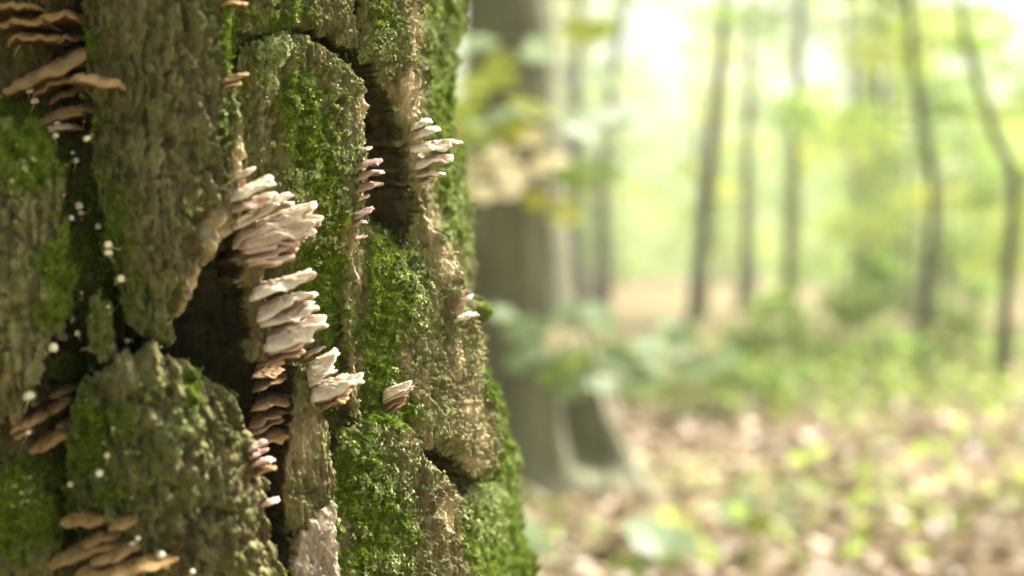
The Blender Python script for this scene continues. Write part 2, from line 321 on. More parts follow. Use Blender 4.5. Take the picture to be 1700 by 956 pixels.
def poly_sd(S, Z, p):
    inside = np.zeros(S.shape, bool); best = np.full(S.shape, 9.0)
    for (a, b), (c, d) in zip(p, p[1:] + p[:1]):
        vx, vz = c - a, d - b; t = np.clip(((S - a) * vx + (Z - b) * vz) / (vx * vx + vz * vz + 1e-12), 0, 1)
        best = np.minimum(best, np.hypot(S - a - t * vx, Z - b - t * vz))
        cr = ((b > Z) != (d > Z)) & (S < (c - a) * (Z - b) / (d - b + 1e-15) + a); inside ^= cr
    return np.where(inside, best, -best)
def plate(name, poly, seed, res=.0006, edge=.008, hb=.45, A=.0026, cs=.006, cz=.018, rag=.0025, dome=0.0, mat=None, label=None, bias=0.0, tilt=None, top=False, over=None, keep=True, cob=1.0):
    p = [inv(x, y, round(h * .01 * (.45 + .55 * hb), 5)) for x, y, h in poly]; hh = [h * .01 for _, _, h in poly]
    ss = [a for a, _ in p]; zz = [b for _, b in p]
    s = np.arange(min(ss) - .006, max(ss) + .006, res); z = np.arange(max(min(zz), .49) - .006, min(max(zz), 1.0) + .006, res * 1.15)
    S, Z = np.meshgrid(s, z, indexing='ij')
    d = poly_sd(S, Z, p)
    rn = fbm(S * 150, Z * 60, seed, 4, .6) + .5 * perlin(S * 420, Z * 110, seed + 9)
    dr = d + rag * rn
    w = 0; hg = 0
    for (a, b), k in zip(p, hh):
        q = 1 / ((S - a) ** 2 + (Z - b) ** 2 + 2e-5) ** 1.15; w = w + q; hg = hg + q * k
    hg = hg / w * (1 - .92 * sstep(.915, .975, Z))
    t = np.clip(dr / edge, 0, 1); prof = hb + (1 - hb) * np.sqrt(np.clip(1 - (1 - t) ** 2, 0, 1))
    dt, cid = bark_detail(S, Z, seed, A, cs, cz, cob)
    h = hg * prof + dome * sstep(0, .05, d)
    P0 = surf(S, Z, h); moss, lich, pale = masks(S, Z, P0, seed, bias)
    puff = .0036 * (fbm(S * 150, Z * 150, 61, 3) + .2) + .001 * fbm(S * 500, Z * 500, 62, 2)
    ed = sstep(-.001, .004, dr)
    h = h + ed * dt * (1 - .6 * moss) + moss * (puff + .001) * ed + lich * .0006
    if over: pale = np.maximum(pale, over)
    act = dr > 0
    cell = act[:-1, :-1] & act[1:, :-1] & act[1:, 1:] & act[:-1, 1:]
    ns, nz = S.shape; idx = np.arange(ns * nz).reshape(ns, nz)
    Q = np.stack([idx[:-1, :-1], idx[1:, :-1], idx[1:, 1:], idx[:-1, 1:]], -1)[cell]
    # border edges -> a ragged wall going down into the trunk
    cp = np.pad(cell, 1)
    c0 = cp[1:-1, 1:-1]
    E = []
    for dx, dy, va, vb in ((0, -1, (0, 0), (1, 0)), (1, 0, (1, 0), (1, 1)), (0, 1, (1, 1), (0, 1)), (-1, 0, (0, 1), (0, 0))):
        nb = cp[1 + dx:ns + dx, 1 + dy:nz + dy]
        i, j = np.nonzero(c0 & ~nb)
        E.append(np.stack([idx[i + va[0], j + va[1]], idx[i + vb[0], j + vb[1]]], 1))
    E = np.concatenate(E)
    gx, gz = np.gradient(dr, s, z); gl = np.hypot(gx, gz) + 1e-9; gx /= gl; gz /= gl
    bv = np.unique(E); fS, fZ, fh = S.ravel()[bv], Z.ravel()[bv], h.ravel()[bv]
    rings = []; NR = 9
    for k in range(1, NR + 1):
        fr = 1 - k / NR; hk = fh * fr - .016 * (k / NR) ** 2
        cr = fS * 260 + fZ * 120
        nn = (.0024 * fbm(cr, hk * 170 + fZ * 40, seed + 30, 3, .6) + .0016 * perlin(fS * 500 + fZ * 420, hk * 300, seed + 31)) * min(1, k / 2)
        inn = .0026 * math.sin(k / NR * 2.2) + nn
        rings.append(surf(fS + gx.ravel()[bv] * inn, fZ + gz.ravel()[bv] * inn, hk))
    V = surf(S, Z, h).reshape(-1, 3)
    lut = np.full(ns * nz, -1); lut[bv] = np.arange(len(bv)); nb = len(bv); n0 = ns * nz
    Qs = []
    for k in range(NR):
        a = E if k == 0 else n0 + (k - 1) * nb + lut[E]; b = n0 + k * nb + lut[E]
        Qs.append(np.stack([a[:, 1], a[:, 0], b[:, 0], b[:, 1]], 1))
    Q = np.concatenate([Q] + Qs); V = np.concatenate([V] + rings)
    ext = lambda a, f=1.0: np.concatenate([a.ravel()] + [a.ravel()[bv] * f] * NR)
    used = np.unique(Q); rm = np.full(len(V), -1); rm[used] = np.arange(len(used))
    at = dict(moss=ext(moss, .5)[used], lich=ext(lich, .3)[used], pale=ext(pale)[used], cell=ext(cid)[used], inner_shade=np.concatenate([np.zeros(n0)] + [np.full(nb, min(1, k / 2.5)) for k in range(NR)])[used])
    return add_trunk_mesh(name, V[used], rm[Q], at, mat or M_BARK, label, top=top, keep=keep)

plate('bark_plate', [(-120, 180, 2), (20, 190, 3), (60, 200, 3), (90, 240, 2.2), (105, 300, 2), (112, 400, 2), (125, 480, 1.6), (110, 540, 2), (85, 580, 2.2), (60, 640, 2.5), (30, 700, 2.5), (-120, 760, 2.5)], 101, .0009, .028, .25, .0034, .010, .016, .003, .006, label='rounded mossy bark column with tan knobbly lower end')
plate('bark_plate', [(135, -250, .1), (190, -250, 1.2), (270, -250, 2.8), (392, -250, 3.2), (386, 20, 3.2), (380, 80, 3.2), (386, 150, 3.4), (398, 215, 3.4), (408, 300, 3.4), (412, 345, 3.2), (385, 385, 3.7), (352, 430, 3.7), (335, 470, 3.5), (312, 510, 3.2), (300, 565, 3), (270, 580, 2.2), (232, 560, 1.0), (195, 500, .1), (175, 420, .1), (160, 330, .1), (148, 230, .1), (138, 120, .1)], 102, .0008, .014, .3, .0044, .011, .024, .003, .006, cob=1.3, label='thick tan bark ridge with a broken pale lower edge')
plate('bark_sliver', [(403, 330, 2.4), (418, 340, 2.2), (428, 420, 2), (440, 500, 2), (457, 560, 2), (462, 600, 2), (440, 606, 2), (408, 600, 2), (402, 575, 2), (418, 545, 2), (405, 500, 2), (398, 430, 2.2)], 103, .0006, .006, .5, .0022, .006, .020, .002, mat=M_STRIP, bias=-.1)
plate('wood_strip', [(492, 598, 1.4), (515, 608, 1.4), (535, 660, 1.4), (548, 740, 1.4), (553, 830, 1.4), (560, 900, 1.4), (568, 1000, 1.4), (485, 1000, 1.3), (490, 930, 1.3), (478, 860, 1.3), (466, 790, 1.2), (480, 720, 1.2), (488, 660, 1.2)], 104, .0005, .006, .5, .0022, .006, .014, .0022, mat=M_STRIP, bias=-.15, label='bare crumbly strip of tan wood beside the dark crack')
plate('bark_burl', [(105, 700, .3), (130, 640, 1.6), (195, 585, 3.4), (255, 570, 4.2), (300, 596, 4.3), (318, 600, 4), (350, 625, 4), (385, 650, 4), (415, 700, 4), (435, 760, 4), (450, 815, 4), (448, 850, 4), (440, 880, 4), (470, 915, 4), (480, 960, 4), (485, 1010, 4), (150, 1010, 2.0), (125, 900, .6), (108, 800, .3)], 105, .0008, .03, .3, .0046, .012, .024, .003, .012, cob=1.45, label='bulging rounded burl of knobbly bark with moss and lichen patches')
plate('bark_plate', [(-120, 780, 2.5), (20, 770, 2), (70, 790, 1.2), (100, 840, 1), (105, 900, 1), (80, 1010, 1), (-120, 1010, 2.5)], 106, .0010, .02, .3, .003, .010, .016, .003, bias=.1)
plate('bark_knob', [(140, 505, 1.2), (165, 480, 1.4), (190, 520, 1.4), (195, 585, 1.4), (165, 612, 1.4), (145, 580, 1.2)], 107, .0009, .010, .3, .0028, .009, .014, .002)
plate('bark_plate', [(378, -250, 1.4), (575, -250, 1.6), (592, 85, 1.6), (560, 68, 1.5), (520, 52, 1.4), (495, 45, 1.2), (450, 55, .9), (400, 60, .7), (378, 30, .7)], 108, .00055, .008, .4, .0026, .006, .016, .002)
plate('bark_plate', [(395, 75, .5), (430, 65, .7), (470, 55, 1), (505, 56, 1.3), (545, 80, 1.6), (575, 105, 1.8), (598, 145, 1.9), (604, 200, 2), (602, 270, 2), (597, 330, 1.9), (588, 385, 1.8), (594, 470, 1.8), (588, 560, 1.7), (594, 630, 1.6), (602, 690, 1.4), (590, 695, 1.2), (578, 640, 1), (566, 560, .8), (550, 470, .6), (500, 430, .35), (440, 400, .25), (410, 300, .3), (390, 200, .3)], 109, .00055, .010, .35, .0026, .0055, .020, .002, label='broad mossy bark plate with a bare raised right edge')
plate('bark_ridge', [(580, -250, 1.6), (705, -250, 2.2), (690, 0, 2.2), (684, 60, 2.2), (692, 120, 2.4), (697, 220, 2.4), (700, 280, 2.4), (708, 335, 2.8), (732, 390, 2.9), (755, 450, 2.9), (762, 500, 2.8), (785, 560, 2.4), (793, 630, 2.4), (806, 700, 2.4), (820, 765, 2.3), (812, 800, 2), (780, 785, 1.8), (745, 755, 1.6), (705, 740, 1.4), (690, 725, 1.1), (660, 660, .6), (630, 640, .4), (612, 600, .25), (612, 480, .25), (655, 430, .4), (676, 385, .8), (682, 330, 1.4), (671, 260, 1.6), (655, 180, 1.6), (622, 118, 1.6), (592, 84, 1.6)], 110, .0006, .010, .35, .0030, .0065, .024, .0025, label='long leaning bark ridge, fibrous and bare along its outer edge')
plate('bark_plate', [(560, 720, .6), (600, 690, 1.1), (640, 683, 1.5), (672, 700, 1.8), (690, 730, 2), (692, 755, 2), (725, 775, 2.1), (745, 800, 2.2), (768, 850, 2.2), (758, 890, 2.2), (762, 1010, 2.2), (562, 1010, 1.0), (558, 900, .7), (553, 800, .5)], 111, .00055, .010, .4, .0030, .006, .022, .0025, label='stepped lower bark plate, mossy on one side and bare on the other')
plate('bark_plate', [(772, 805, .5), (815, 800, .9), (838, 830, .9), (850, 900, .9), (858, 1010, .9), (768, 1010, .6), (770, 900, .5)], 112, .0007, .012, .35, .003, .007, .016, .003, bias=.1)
plate('lichen_lump', [(424, 80, 1.4), (445, 62, 2), (470, 68, 2.2), (480, 92, 2.2), (466, 106, 2), (440, 98, 1.6), (428, 104, 1.2)], 113, .0005, .008, .4, .0016, .005, .006, .0015, .004, bias=-.6, label='rounded lump coated in grey-green lichen')

# ------------------------------------------------------------------ moss and lichen growing on the trunk
def cat_surf():
    P = np.concatenate([a[0] for a in SURF]); Nn = np.concatenate([a[1] for a in SURF]); mo = np.concatenate([np.asarray(a[2]).ravel() for a in SURF]); li = np.concatenate([np.asarray(a[3]).ravel() for a in SURF])
    px, py = proj(P); view = -P.copy(); view[:, 2] += CAMZ
    ok = (px > -90) & (px < 960) & (py > -60) & (py < 1020) & ((view * Nn).sum(1) > -.05) & (P[:, 1] < 1.2)
    # spacing-independent weight
    return P[ok], Nn[ok], mo[ok], li[ok], px[ok]
P_, N_, MO_, LI_, PX_ = cat_surf()
def frame(N):
    r = rng.normal(size=N.shape); t = np.cross(N, r); t /= np.linalg.norm(t, axis=1)[:, None] + 1e-9
    return t, np.cross(N, t)
def pick(w, n):
    w = w / w.sum(); return rng.choice(len(w), n, p=w)
def moss_stuff(n=64000):
    i = pick(MO_ ** 1.5, n); p = P_[i]; N = N_[i]
    cl = fbm(p[:, 0] * 260 + p[:, 1] * 200, p[:, 2] * 260, 71, 2); tone_p = np.clip(.5 + .45 * cl, 0, 1)
    V = []; tone = []
    for k in range(3):
        t, b = frame(N)
        d = N * .75 + t * .75 + np.array([0, 0, .25]); d /= np.linalg.norm(d, axis=1)[:, None]
        L = rng.uniform(.0010, .0027, n)[:, None] * (1 + .5 * cl[:, None]); w = b * rng.uniform(.00022, .0004, n)[:, None]
        o = p + t * .0003
        V.append(np.stack([o - w, o + w, o + d * L], 1)); tone.append(np.repeat(np.clip(tone_p + rng.normal(0, .16, n), 0, 1), 3))
    V = np.concatenate(V).reshape(-1, 3); T = np.arange(len(V)).reshape(-1, 3)
    m = NT('moss_leaflets'); c = m.ramp(m.attr('tone'), [(0, (0.024, 0.044, 0.002)), (.5, (0.110, 0.180, 0.005)), (1, (0.25, 0.33, 0.016))])
    m.leaf(c, .3, rough=.6)
    o = link('moss', mesh_np('moss', V - np.array(base_loc), None, T, False, dict(tone=np.concatenate(tone))), m.m, trunk); o['kind'] = 'stuff'
def lichen_stuff(n=44000):
    i = pick(LI_ ** 1.5 + 1e-9, n); p = P_[i]; N = N_[i]; t, b = frame(N)
    tl = rng.normal(0, .35, (n, 2)); Nn = N + t * tl[:, :1] + b * tl[:, 1:]; Nn /= np.linalg.norm(Nn, axis=1)[:, None]
    t = np.cross(Nn, rng.normal(size=N.shape)); t /= np.linalg.norm(t, axis=1)[:, None]; b = np.cross(Nn, t)
    r = rng.uniform(.0004, .0010, n)[:, None]; c0 = p + N * rng.uniform(.0003, .0011, n)[:, None]
    ring = [c0]
    for k in range(6):
        a = k * math.pi / 3; rr = r * rng.uniform(.65, 1.25, (n, 1))
        ring.append(c0 + (t * math.cos(a) + b * math.sin(a)) * rr + Nn * rng.normal(.0002, .0002, (n, 1)))
    V = np.stack(ring, 1).reshape(-1, 3); base = np.arange(n)[:, None] * 7
    T = np.concatenate([np.concatenate([base, base + 1 + k, base + 1 + (k + 1) % 6], 1) for k in range(6)])
    m = NT('lichen_lobes'); cc = m.ramp(m.attr('tone'), [(0, (0.15, 0.20, 0.07)), (.55, (0.30, 0.355, 0.145)), (1, (0.50, 0.54, 0.28))])
    m.bsdf(cc, .9, spec=.15)
    tone = np.repeat(np.clip(.5 + .35 * fbm(p[:, 0] * 200 + p[:, 1] * 120, p[:, 2] * 200, 73, 2) + rng.normal(0, .15, n), 0, 1), 7)
    o = link('lichen', mesh_np('lichen', V - np.array(base_loc), None, T, False, dict(tone=tone)), m.m, trunk); o['kind'] = 'stuff'
moss_stuff(); lichen_stuff()

# ------------------------------------------------------------------ shelf fungi
bvh = BVHTree.FromPolygons(np.concatenate(BV[0]).tolist(), np.concatenate(BV[1]).tolist())
CAM = Vector((0, 0, CAMZ))
def ray(px, py): return Vector(((px - 850) / F, 1.0, -(py - HOR) / F))
def hit(px, py):
    d = ray(px, py); r = bvh.ray_cast(CAM, d.normalized())
    return (r[0], r[1]) if r[0] is not None else (CAM + d * .8, Vector((0, -1, 0)))
def at_depth(px, py, y): return CAM + ray(px, py) * y
def fungus_material(name, base, mid, rim, under, green=0.0):
    m = NT(name); z = m.attr('zone'); v = m.coord()
    zz = m.math('ADD', z, m.math('MULTIPLY', m.math('SUBTRACT', m.noise(v, 160, 4), .5), .35))
    c = m.ramp(zz, [(0, base), (.32, mid), (.44, rim), (.52, mid), (.68, rim), (.8, tuple(.5 * (a + b) for a, b in zip(mid, rim))), (.93, rim)])
    if green:
        g = m.math('MULTIPLY', m.ramp(m.math('ADD', z, m.math('MULTIPLY', m.noise(v, 90, 3), .5)), [(.45, 1.0), (.8, 0.0)]), green)
        c = m.mix(g, c, (0.20, 0.24, 0.06))
    c = m.mix(m.math('MULTIPLY', m.ramp(m.noise(v, 700, 4), [(.4, 0.0), (.7, 1.0)]), .35), c, mid)
    uc = m.mix(m.ramp(m.noise(v, 1400, 2), [(.4, 0.0), (.6, 1.0)]), under, tuple(.6 * a for a in under))
    c = m.mix(m.attr('under'), c, uc)
    m.bsdf(c, .78, m.math('ADD', m.noise(v, 900, 3), m.math('MULTIPLY', m.noise(v, 260, 3), 1.5)), .6, .0010, spec=.2)
    return m.m
FM = dict(
    white=fungus_material('pale_fungus', (.30, .23, .13), (.46, .35, .24), (.76, .675, .55), (.32, .22, .14)),
    green=fungus_material('pale_fungus_algae', (.30, .27, .14), (.52, .42, .28), (.78, .70, .58), (.38, .28, .18), .9),
    tan=fungus_material('tan_fungus', (.24, .17, .10), (.40, .29, .19), (.58, .45, .34), (.30, .20, .13)),
    brown=fungus_material('brown_fungus', (.10, .06, .028), (.19, .118, .052), (.38, .26, .135), (.16, .098, .044)),
    rust=fungus_material('rust_fungus', (.11, .060, .022), (.20, .115, .042), (.37, .235, .105), (.16, .088, .033)),
    pink=fungus_material('pink_fungus', (.45, .28, .22), (.50, .33, .28), (.66, .48, .42), (.42, .27, .22)),
    plum=fungus_material('plum_fungus', (.14, .09, .07), (.26, .17, .14), (.42, .30, .26), (.17, .105, .08)))
def shelf_mesh(L, W, th, seed, na=30, nr=13, wave=.17, lob=.24, droop=.10, zones=.12):
    a = np.linspace(-1, 1, na) * math.pi * .53; r = np.concatenate([np.linspace(0, .9, nr - 4), [.95, .985, 1.0]])
    A, R = np.meshgrid(a, r, indexing='ij')
    A1 = A[:, :1]
    lb = 1 + lob * perlin(A1 * 1.7 + 7.3, A1 * 0 + seed, seed) + lob * .5 * perlin(A1 * 4.3, A1 * 0 + seed, seed + 1) + lob * .15 * perlin(A1 * 11, A1 * 0 + seed, seed + 2)
    ca = np.sign(np.cos(A)) * np.abs(np.cos(A)) ** .62; X = R * L * ca * lb; Y = R * W * .5 * np.sin(A) * lb
    X = X - .10 * L * (1 - R)
    wv = wave * L * (perlin(A * 1.3, R * .8 + seed, seed + 3) + .5 * perlin(A * 3.5, R * 2 + seed, seed + 4)) * R ** 1.5 - droop * L * R ** 2
    rad = zones * th * np.sin(R * 26 + 2 * perlin(A * 2, R * 3, seed + 6)) + .16 * th * perlin(A * 4, R * 2.6 + seed, seed + 5) + .08 * th * perlin(A * 14, R * 7 + seed, seed + 9) + .05 * th * perlin(A * 30, R * 12, seed + 8)
    t = th * (1.1 - .42 * R) * np.sqrt(np.clip(1 - np.clip((R - .88) / .12, 0, 1) ** 2, 0, 1))
    top = np.stack([X, Y, wv + t * .5 + rad * np.clip((1 - R) * 8, 0, 1)], -1)
    bot = np.stack([X, Y, wv - t * .55 - .05 * th * perlin(A * 14, R * 14, seed + 7) * np.clip((1 - R) * 8, 0, 1)], -1)
    n = A.size; m2 = len(r); idx = np.arange(n).reshape(na, m2)
    qt = np.stack([idx[:-1, :-1], idx[:-1, 1:], idx[1:, 1:], idx[1:, :-1]], -1).reshape(-1, 4)
    V = np.concatenate([top.reshape(-1, 3), bot.reshape(-1, 3)]); Q = [qt, qt[:, ::-1] + n]
    for k in (0, na - 1):
        e = idx[k]; q = np.stack([e[:-1], e[1:], e[1:] + n, e[:-1] + n], 1); Q.append(q if k else q[:, ::-1])
    e = idx[:, -1]; Q.append(np.stack([e[:-1], e[:-1] + n, e[1:] + n, e[1:]], 1))
    Z = R.ravel(); und = np.concatenate([np.zeros(n), np.where(R.ravel() > .97, 0, 1)])
    return mesh_np('shelf_fungus', V, np.concatenate(Q), attrs=dict(zone=np.concatenate([Z, Z]), under=und))
ORD = ['top', 'second', 'third', 'fourth', 'fifth', 'sixth', 'seventh', 'eighth', 'ninth', 'tenth', 'eleventh', 'twelfth', 'thirteenth', 'fourteenth', 'fifteenth', 'sixteenth']
ADJ = dict(white='cream white', green='cream and green', tan='tan', brown='brown', rust='rusty brown', pink='pinkish', plum='dull purple brown')
_fs = [300]
def place_shelf(att, out, up, L, W, th, tone, label, group, **kw):
    _fs[0] += 1
    out = out.normalized(); lat = up.cross(out).normalized(); up = out.cross(lat).normalized()
    small = W < .016
    me = shelf_mesh(L, W, th, _fs[0], 22 if small else 48, 11 if small else 20, **kw)
    o = link('shelf_fungus', me, FM[tone])
    o.matrix_world = Matrix(((out.x, lat.x, up.x, att.x), (out.y, lat.y, up.y, att.y), (out.z, lat.z, up.z, att.z), (0, 0, 0, 1)))
    tag(o, label, 'fungus', group); return o
def side_stack(items, desc, group, dep=None, shift=0):
    """shelves seen from the side: (attach px,py, tip px,py, thickness px, tone, width ratio, tilt, forward)"""
    its = sorted(enumerate(items), key=lambda t: t[1][1] + t[1][3])
    for k, (_, it) in enumerate(its):
        ax, ay, tx, ty, tp, tone = it[:6]; wr, tilt, fw = (list(it[6:]) + [1.3, .25, .0][len(it) - 6:]); tilt *= .6; tp *= .66; wr *= .74
        ax += shift; tx += shift
        p, n = hit(ax, ay)
        if dep: p = at_depth(ax, ay, dep)
        p2 = at_depth(tx, ty, p.y - fw); p = p + (p2 - p) * (.15 if tx - ax > 40 else .05); out = p2 - p; L = out.length
        up = Vector((0, -tilt, 1)); th = tp / F * p.y
        W = max(L * wr, .008)
        place_shelf(p, out, up, L, W, th, tone, f'{ADJ[tone]} shelf fungus, {ORD[k]} down in the {desc}' if k else f'{ADJ[tone]} shelf fungus at the top of the {desc}', group)
def rim_stack(items, desc, group):
    """shelves whose front rim faces us: (px1,py1, px2,py2, thickness px, tone, reach m, pitch)"""
    its = sorted(enumerate(items), key=lambda t: t[1][1] + t[1][3])
    for k, (_, it) in enumerate(its):
        x1, y1, x2, y2, tp, tone = it[:6]; reach, pitch = (list(it[6:]) + [.022, 0.0][len(it) - 6:])
        p, n = hit((x1 + x2) / 2, (y1 + y2) / 2); yd = p.y
        a = at_depth(x1, y1, yd - reach); b = at_depth(x2, y2, yd - reach); lat = b - a; W = lat.length * 1.1
        out = Vector((.25, -1, pitch)); out -= out.project(lat); out.normalize()
        up = lat.cross(out).normalized()
        if up.z < 0: up = -up
        c = (a + b) * .5 - out * reach
        place_shelf(c, out, up, reach, W, tp / F * yd, tone, f'{ADJ[tone]} shelf fungus, {ORD[k]} down in the {desc}' if k else f'{ADJ[tone]} shelf fungus at the top of the {desc}', group, wave=.09, lob=.14)
side_stack([(390, 291, 424, 277, 9, 'tan'), (388, 322, 452, 294, 17, 'white', 1.2, .45), (392, 341, 458, 320, 14, 'tan'), (392, 372, 482, 322, 16, 'white', .9, .2), (396, 388, 524, 335, 18, 'white', .8, .22), (404, 402, 531, 356, 17, 'tan', .8, .12), (404, 406, 512, 374, 15, 'white', .8, .1),
            (410, 412, 496, 393, 16, 'tan', 1.2, .1), (414, 426, 493, 405, 14, 'tan', 1.2, 0), (416, 438, 488, 423, 14, 'tan', 1.2, 0), (424, 482, 516, 449, 19, 'white', 1.2, .3), (430, 512, 518, 479, 17, 'white', 1.2, .35),
            (438, 532, 525, 502, 15, 'white', 1.2, .35), (442, 562, 539, 528, 18, 'white', 1.2, .4), (448, 578, 512, 560, 14, 'tan', 1.2, .1), (448, 594, 506, 580, 14, 'brown', 1.2, 0)],
           'tall pale stack by the bark ridge', 'pale shelf fungi stacked beside the bark ridge')
side_stack([(508, 588, 537, 573, 9, 'tan'), (510, 612, 561, 582, 15, 'green', 1.3, .5), (512, 630, 553, 606, 13, 'white', 1.3, .4), (518, 650, 599, 619, 20, 'white', 1.1, .45), (530, 660, 578, 646, 15, 'brown', 1.2, 0), (536, 672, 575, 660, 14, 'brown', 1.2, 0)],
           'short stack on bare wood', 'shelf fungi on the bare wood strip')
side_stack([(422, 616, 472, 606, 9, 'brown', 2.9, .35), (424, 633, 474, 622, 9, 'brown', 2.9, .35), (424, 664, 484, 656, 10, 'brown', 2.9, .35), (420, 686, 480, 676, 9, 'brown', 2.9, .35), (420, 700, 472, 688, 10, 'brown', 2.9, .35), (420, 718, 492, 706, 12, 'rust', 2.9, .35)],
           'brown stack inside the dark hollow', 'brown shelf fungi in the hollow', dep=.712)
side_stack([(418, 742, 440, 729, 11, 'pink'), (420, 754, 444, 744, 10, 'pink'), (424, 768, 455, 759, 10, 'pink'), (426, 783, 457, 773, 10, 'rust'), (436, 834, 463, 827, 10, 'pink')],
           'row on the burl edge', 'small pink fungi on the burl edge')
side_stack([(600, 250, 616, 244, 9, 'plum'), (600, 273, 633, 265, 10, 'plum'), (600, 290, 637, 281, 11, 'plum'), (600, 309, 635, 302, 10, 'plum'), (598, 330, 612, 322, 9, 'tan'), (592, 356, 620, 343, 10, 'plum'), (590, 371, 609, 366, 7, 'plum'), (590, 393, 609, 390, 6, 'plum')],
           'file inside the deep crack', 'small dark fungi in the bark crack')
side_stack([(686, 208, 716, 196, 11, 'green', 1.3, .3), (686, 224, 730, 207, 13, 'white', 1.3, .3), (686, 246, 758, 229, 15, 'white', 1.3, .3), (690, 270, 751, 257, 13, 'white', 1.3, .3), (692, 291, 737, 283, 10, 'tan', 1.3, .1), (698, 303, 722, 296, 8, 'tan', 1.3, 0)],
           'fan behind the leaning ridge', 'pale fungi behind the leaning ridge')
side_stack([(762, 502, 784, 489, 9, 'pink'), (758, 528, 792, 516, 12, 'white', 1.3, .4)], 'pair on the knob at the trunk edge', 'fungi on the edge knob')
side_stack([(634, 652, 684, 631, 9, 'white', 1, .4), (636, 664, 684, 641, 8, 'tan', 1, .3), (640, 676, 674, 656, 10, 'brown', 1, .1), (646, 684, 668, 670, 9, 'brown', 1, .1)], 'tuft above the stepped plate', 'small tuft above the stepped plate')
side_stack([(374, 6, 410, 2, 9, 'rust')], 'gap between bark ridge and mossy plate', 'little rusty fungi by the ridge')
side_stack([(374, 132, 408, 119, 9, 'brown'), (378, 142, 400, 136, 8, 'brown')], 'pair below the round lichen lump', 'little brown fungi under the lichen lump')
rim_stack([(-30, 8, 46, 0, 13, 'rust'), (52, 22, 126, 18, 16, 'rust'), (-20, 34, 68, 28, 12, 'rust'), (0, 58, 84, 52, 14, 'rust'), (82, 60, 122, 52, 13, 'brown'), (-8, 148, 157, 72, 25, 'brown', .03), (98, 108, 162, 95, 12, 'brown'), (38, 146, 132, 116, 16, 'brown', .026),
           (108, 120, 194, 133, 18, 'brown', .02), (74, 164, 132, 141, 15, 'brown', .015), (50, 196, 164, 172, 22, 'rust', .024), (48, 216, 118, 206, 12, 'tan', .015)],
          'tier above the mossy column', 'brown tiers above the mossy column')
rim_stack([(72, 662, 108, 648, 14, 'rust', .012), (68, 688, 108, 668, 18, 'rust', .014), (8, 718, 60, 696, 14, 'rust', .014), (84, 710, 118, 702, 15, 'rust', .014), (36, 752, 126, 715, 18, 'rust', .018), (18, 728, 44, 716, 12, 'brown', .01)],
          'cluster beside the burl', 'rusty cluster beside the burl')
rim_stack([(92, 868, 184, 862, 15, 'rust', .018), (176, 876, 216, 868, 12, 'rust', .014), (124, 908, 196, 886, 13, 'rust', .018), (70, 940, 202, 898, 15, 'rust', .022), (138, 942, 224, 910, 13, 'rust', .022), (110, 966, 272, 936, 16, 'rust', .026)],
          'tier at the burl foot', 'rusty tier at the foot of the burl')
# pale crust spread over the lower end of the wood strip
M_CRUST = bark_material('crust', (.30, .24, .17), (.50, .41, .31), (.68, .59, .48), (.62, .53, .43))
crust = plate('crust_fungus', [(512, 872, 2.0), (532, 848, 2.0), (550, 836, 2.0), (556, 900, 2.0), (568, 1005, 2.0), (488, 1005, 2.0), (493, 912, 2.0)], 131, .0005, .004, .7, .0026, .0045, .006, .002, mat=M_CRUST, top=True, bias=-1, over=.75, keep=False)
tag(crust, 'pale pinkish crust fungus spread over the foot of the wood strip', 'fungus')

# ------------------------------------------------------------------ tiny bonnet mushrooms
m = NT('mushroom_cap'); v = m.coord(); m.bsdf(m.ramp(m.noise(v, 900, 3), [(.3, (.62, .56, .38)), (.7, (.86, .82, .66))]), .45, spec=.4); M_CAP = m.m
m = NT('mushroom_stem'); v = m.coord(); m.bsdf(m.ramp(m.noise(v, 900, 3), [(.3, (.40, .36, .22)), (.7, (.66, .62, .46))]), .5, spec=.4); M_STEM = m.m
def lathe(prof, n=14, squash=1.0):
    V = []; 
    for r, z in prof:
        for k in range(n):
            a = 2 * math.pi * k / n; V.append((r * math.cos(a), r * math.sin(a) * squash, z))
    idx = np.arange(len(prof) * n).reshape(-1, n); i2 = np.roll(idx, -1, 1)
    return np.array(V), np.stack([idx[:-1], i2[:-1], i2[1:], idx[1:]], -1).reshape(-1, 4)
CAPV, CAPQ = lathe([(.001, .62), (.18, .60), (.34, .52), (.45, .36), (.50, .14), (.50, 0.0), (.46, -.05), (.42, .04), (.30, .12), (.001, .14)])
def tube(pts, rad, n=8):
    pts = [Vector(p) for p in pts]; V = []
    for i, p in enumerate(pts):
        d = (pts[min(i + 1, len(pts) - 1)] - pts[max(i - 1, 0)]).normalized(); a = d.orthogonal().normalized(); b = d.cross(a)
        r = rad[i] if hasattr(rad, '__len__') else rad
        for k in range(n):
            t = 2 * math.pi * k / n; V.append(p + (a * math.cos(t) + b * math.sin(t)) * r)
    idx = np.arange(len(pts) * n).reshape(-1, n); i2 = np.roll(idx, -1, 1)
    return np.array([tuple(q) for q in V]), np.stack([idx[:-1], i2[:-1], i2[1:], idx[1:]], -1).reshape(-1, 4)
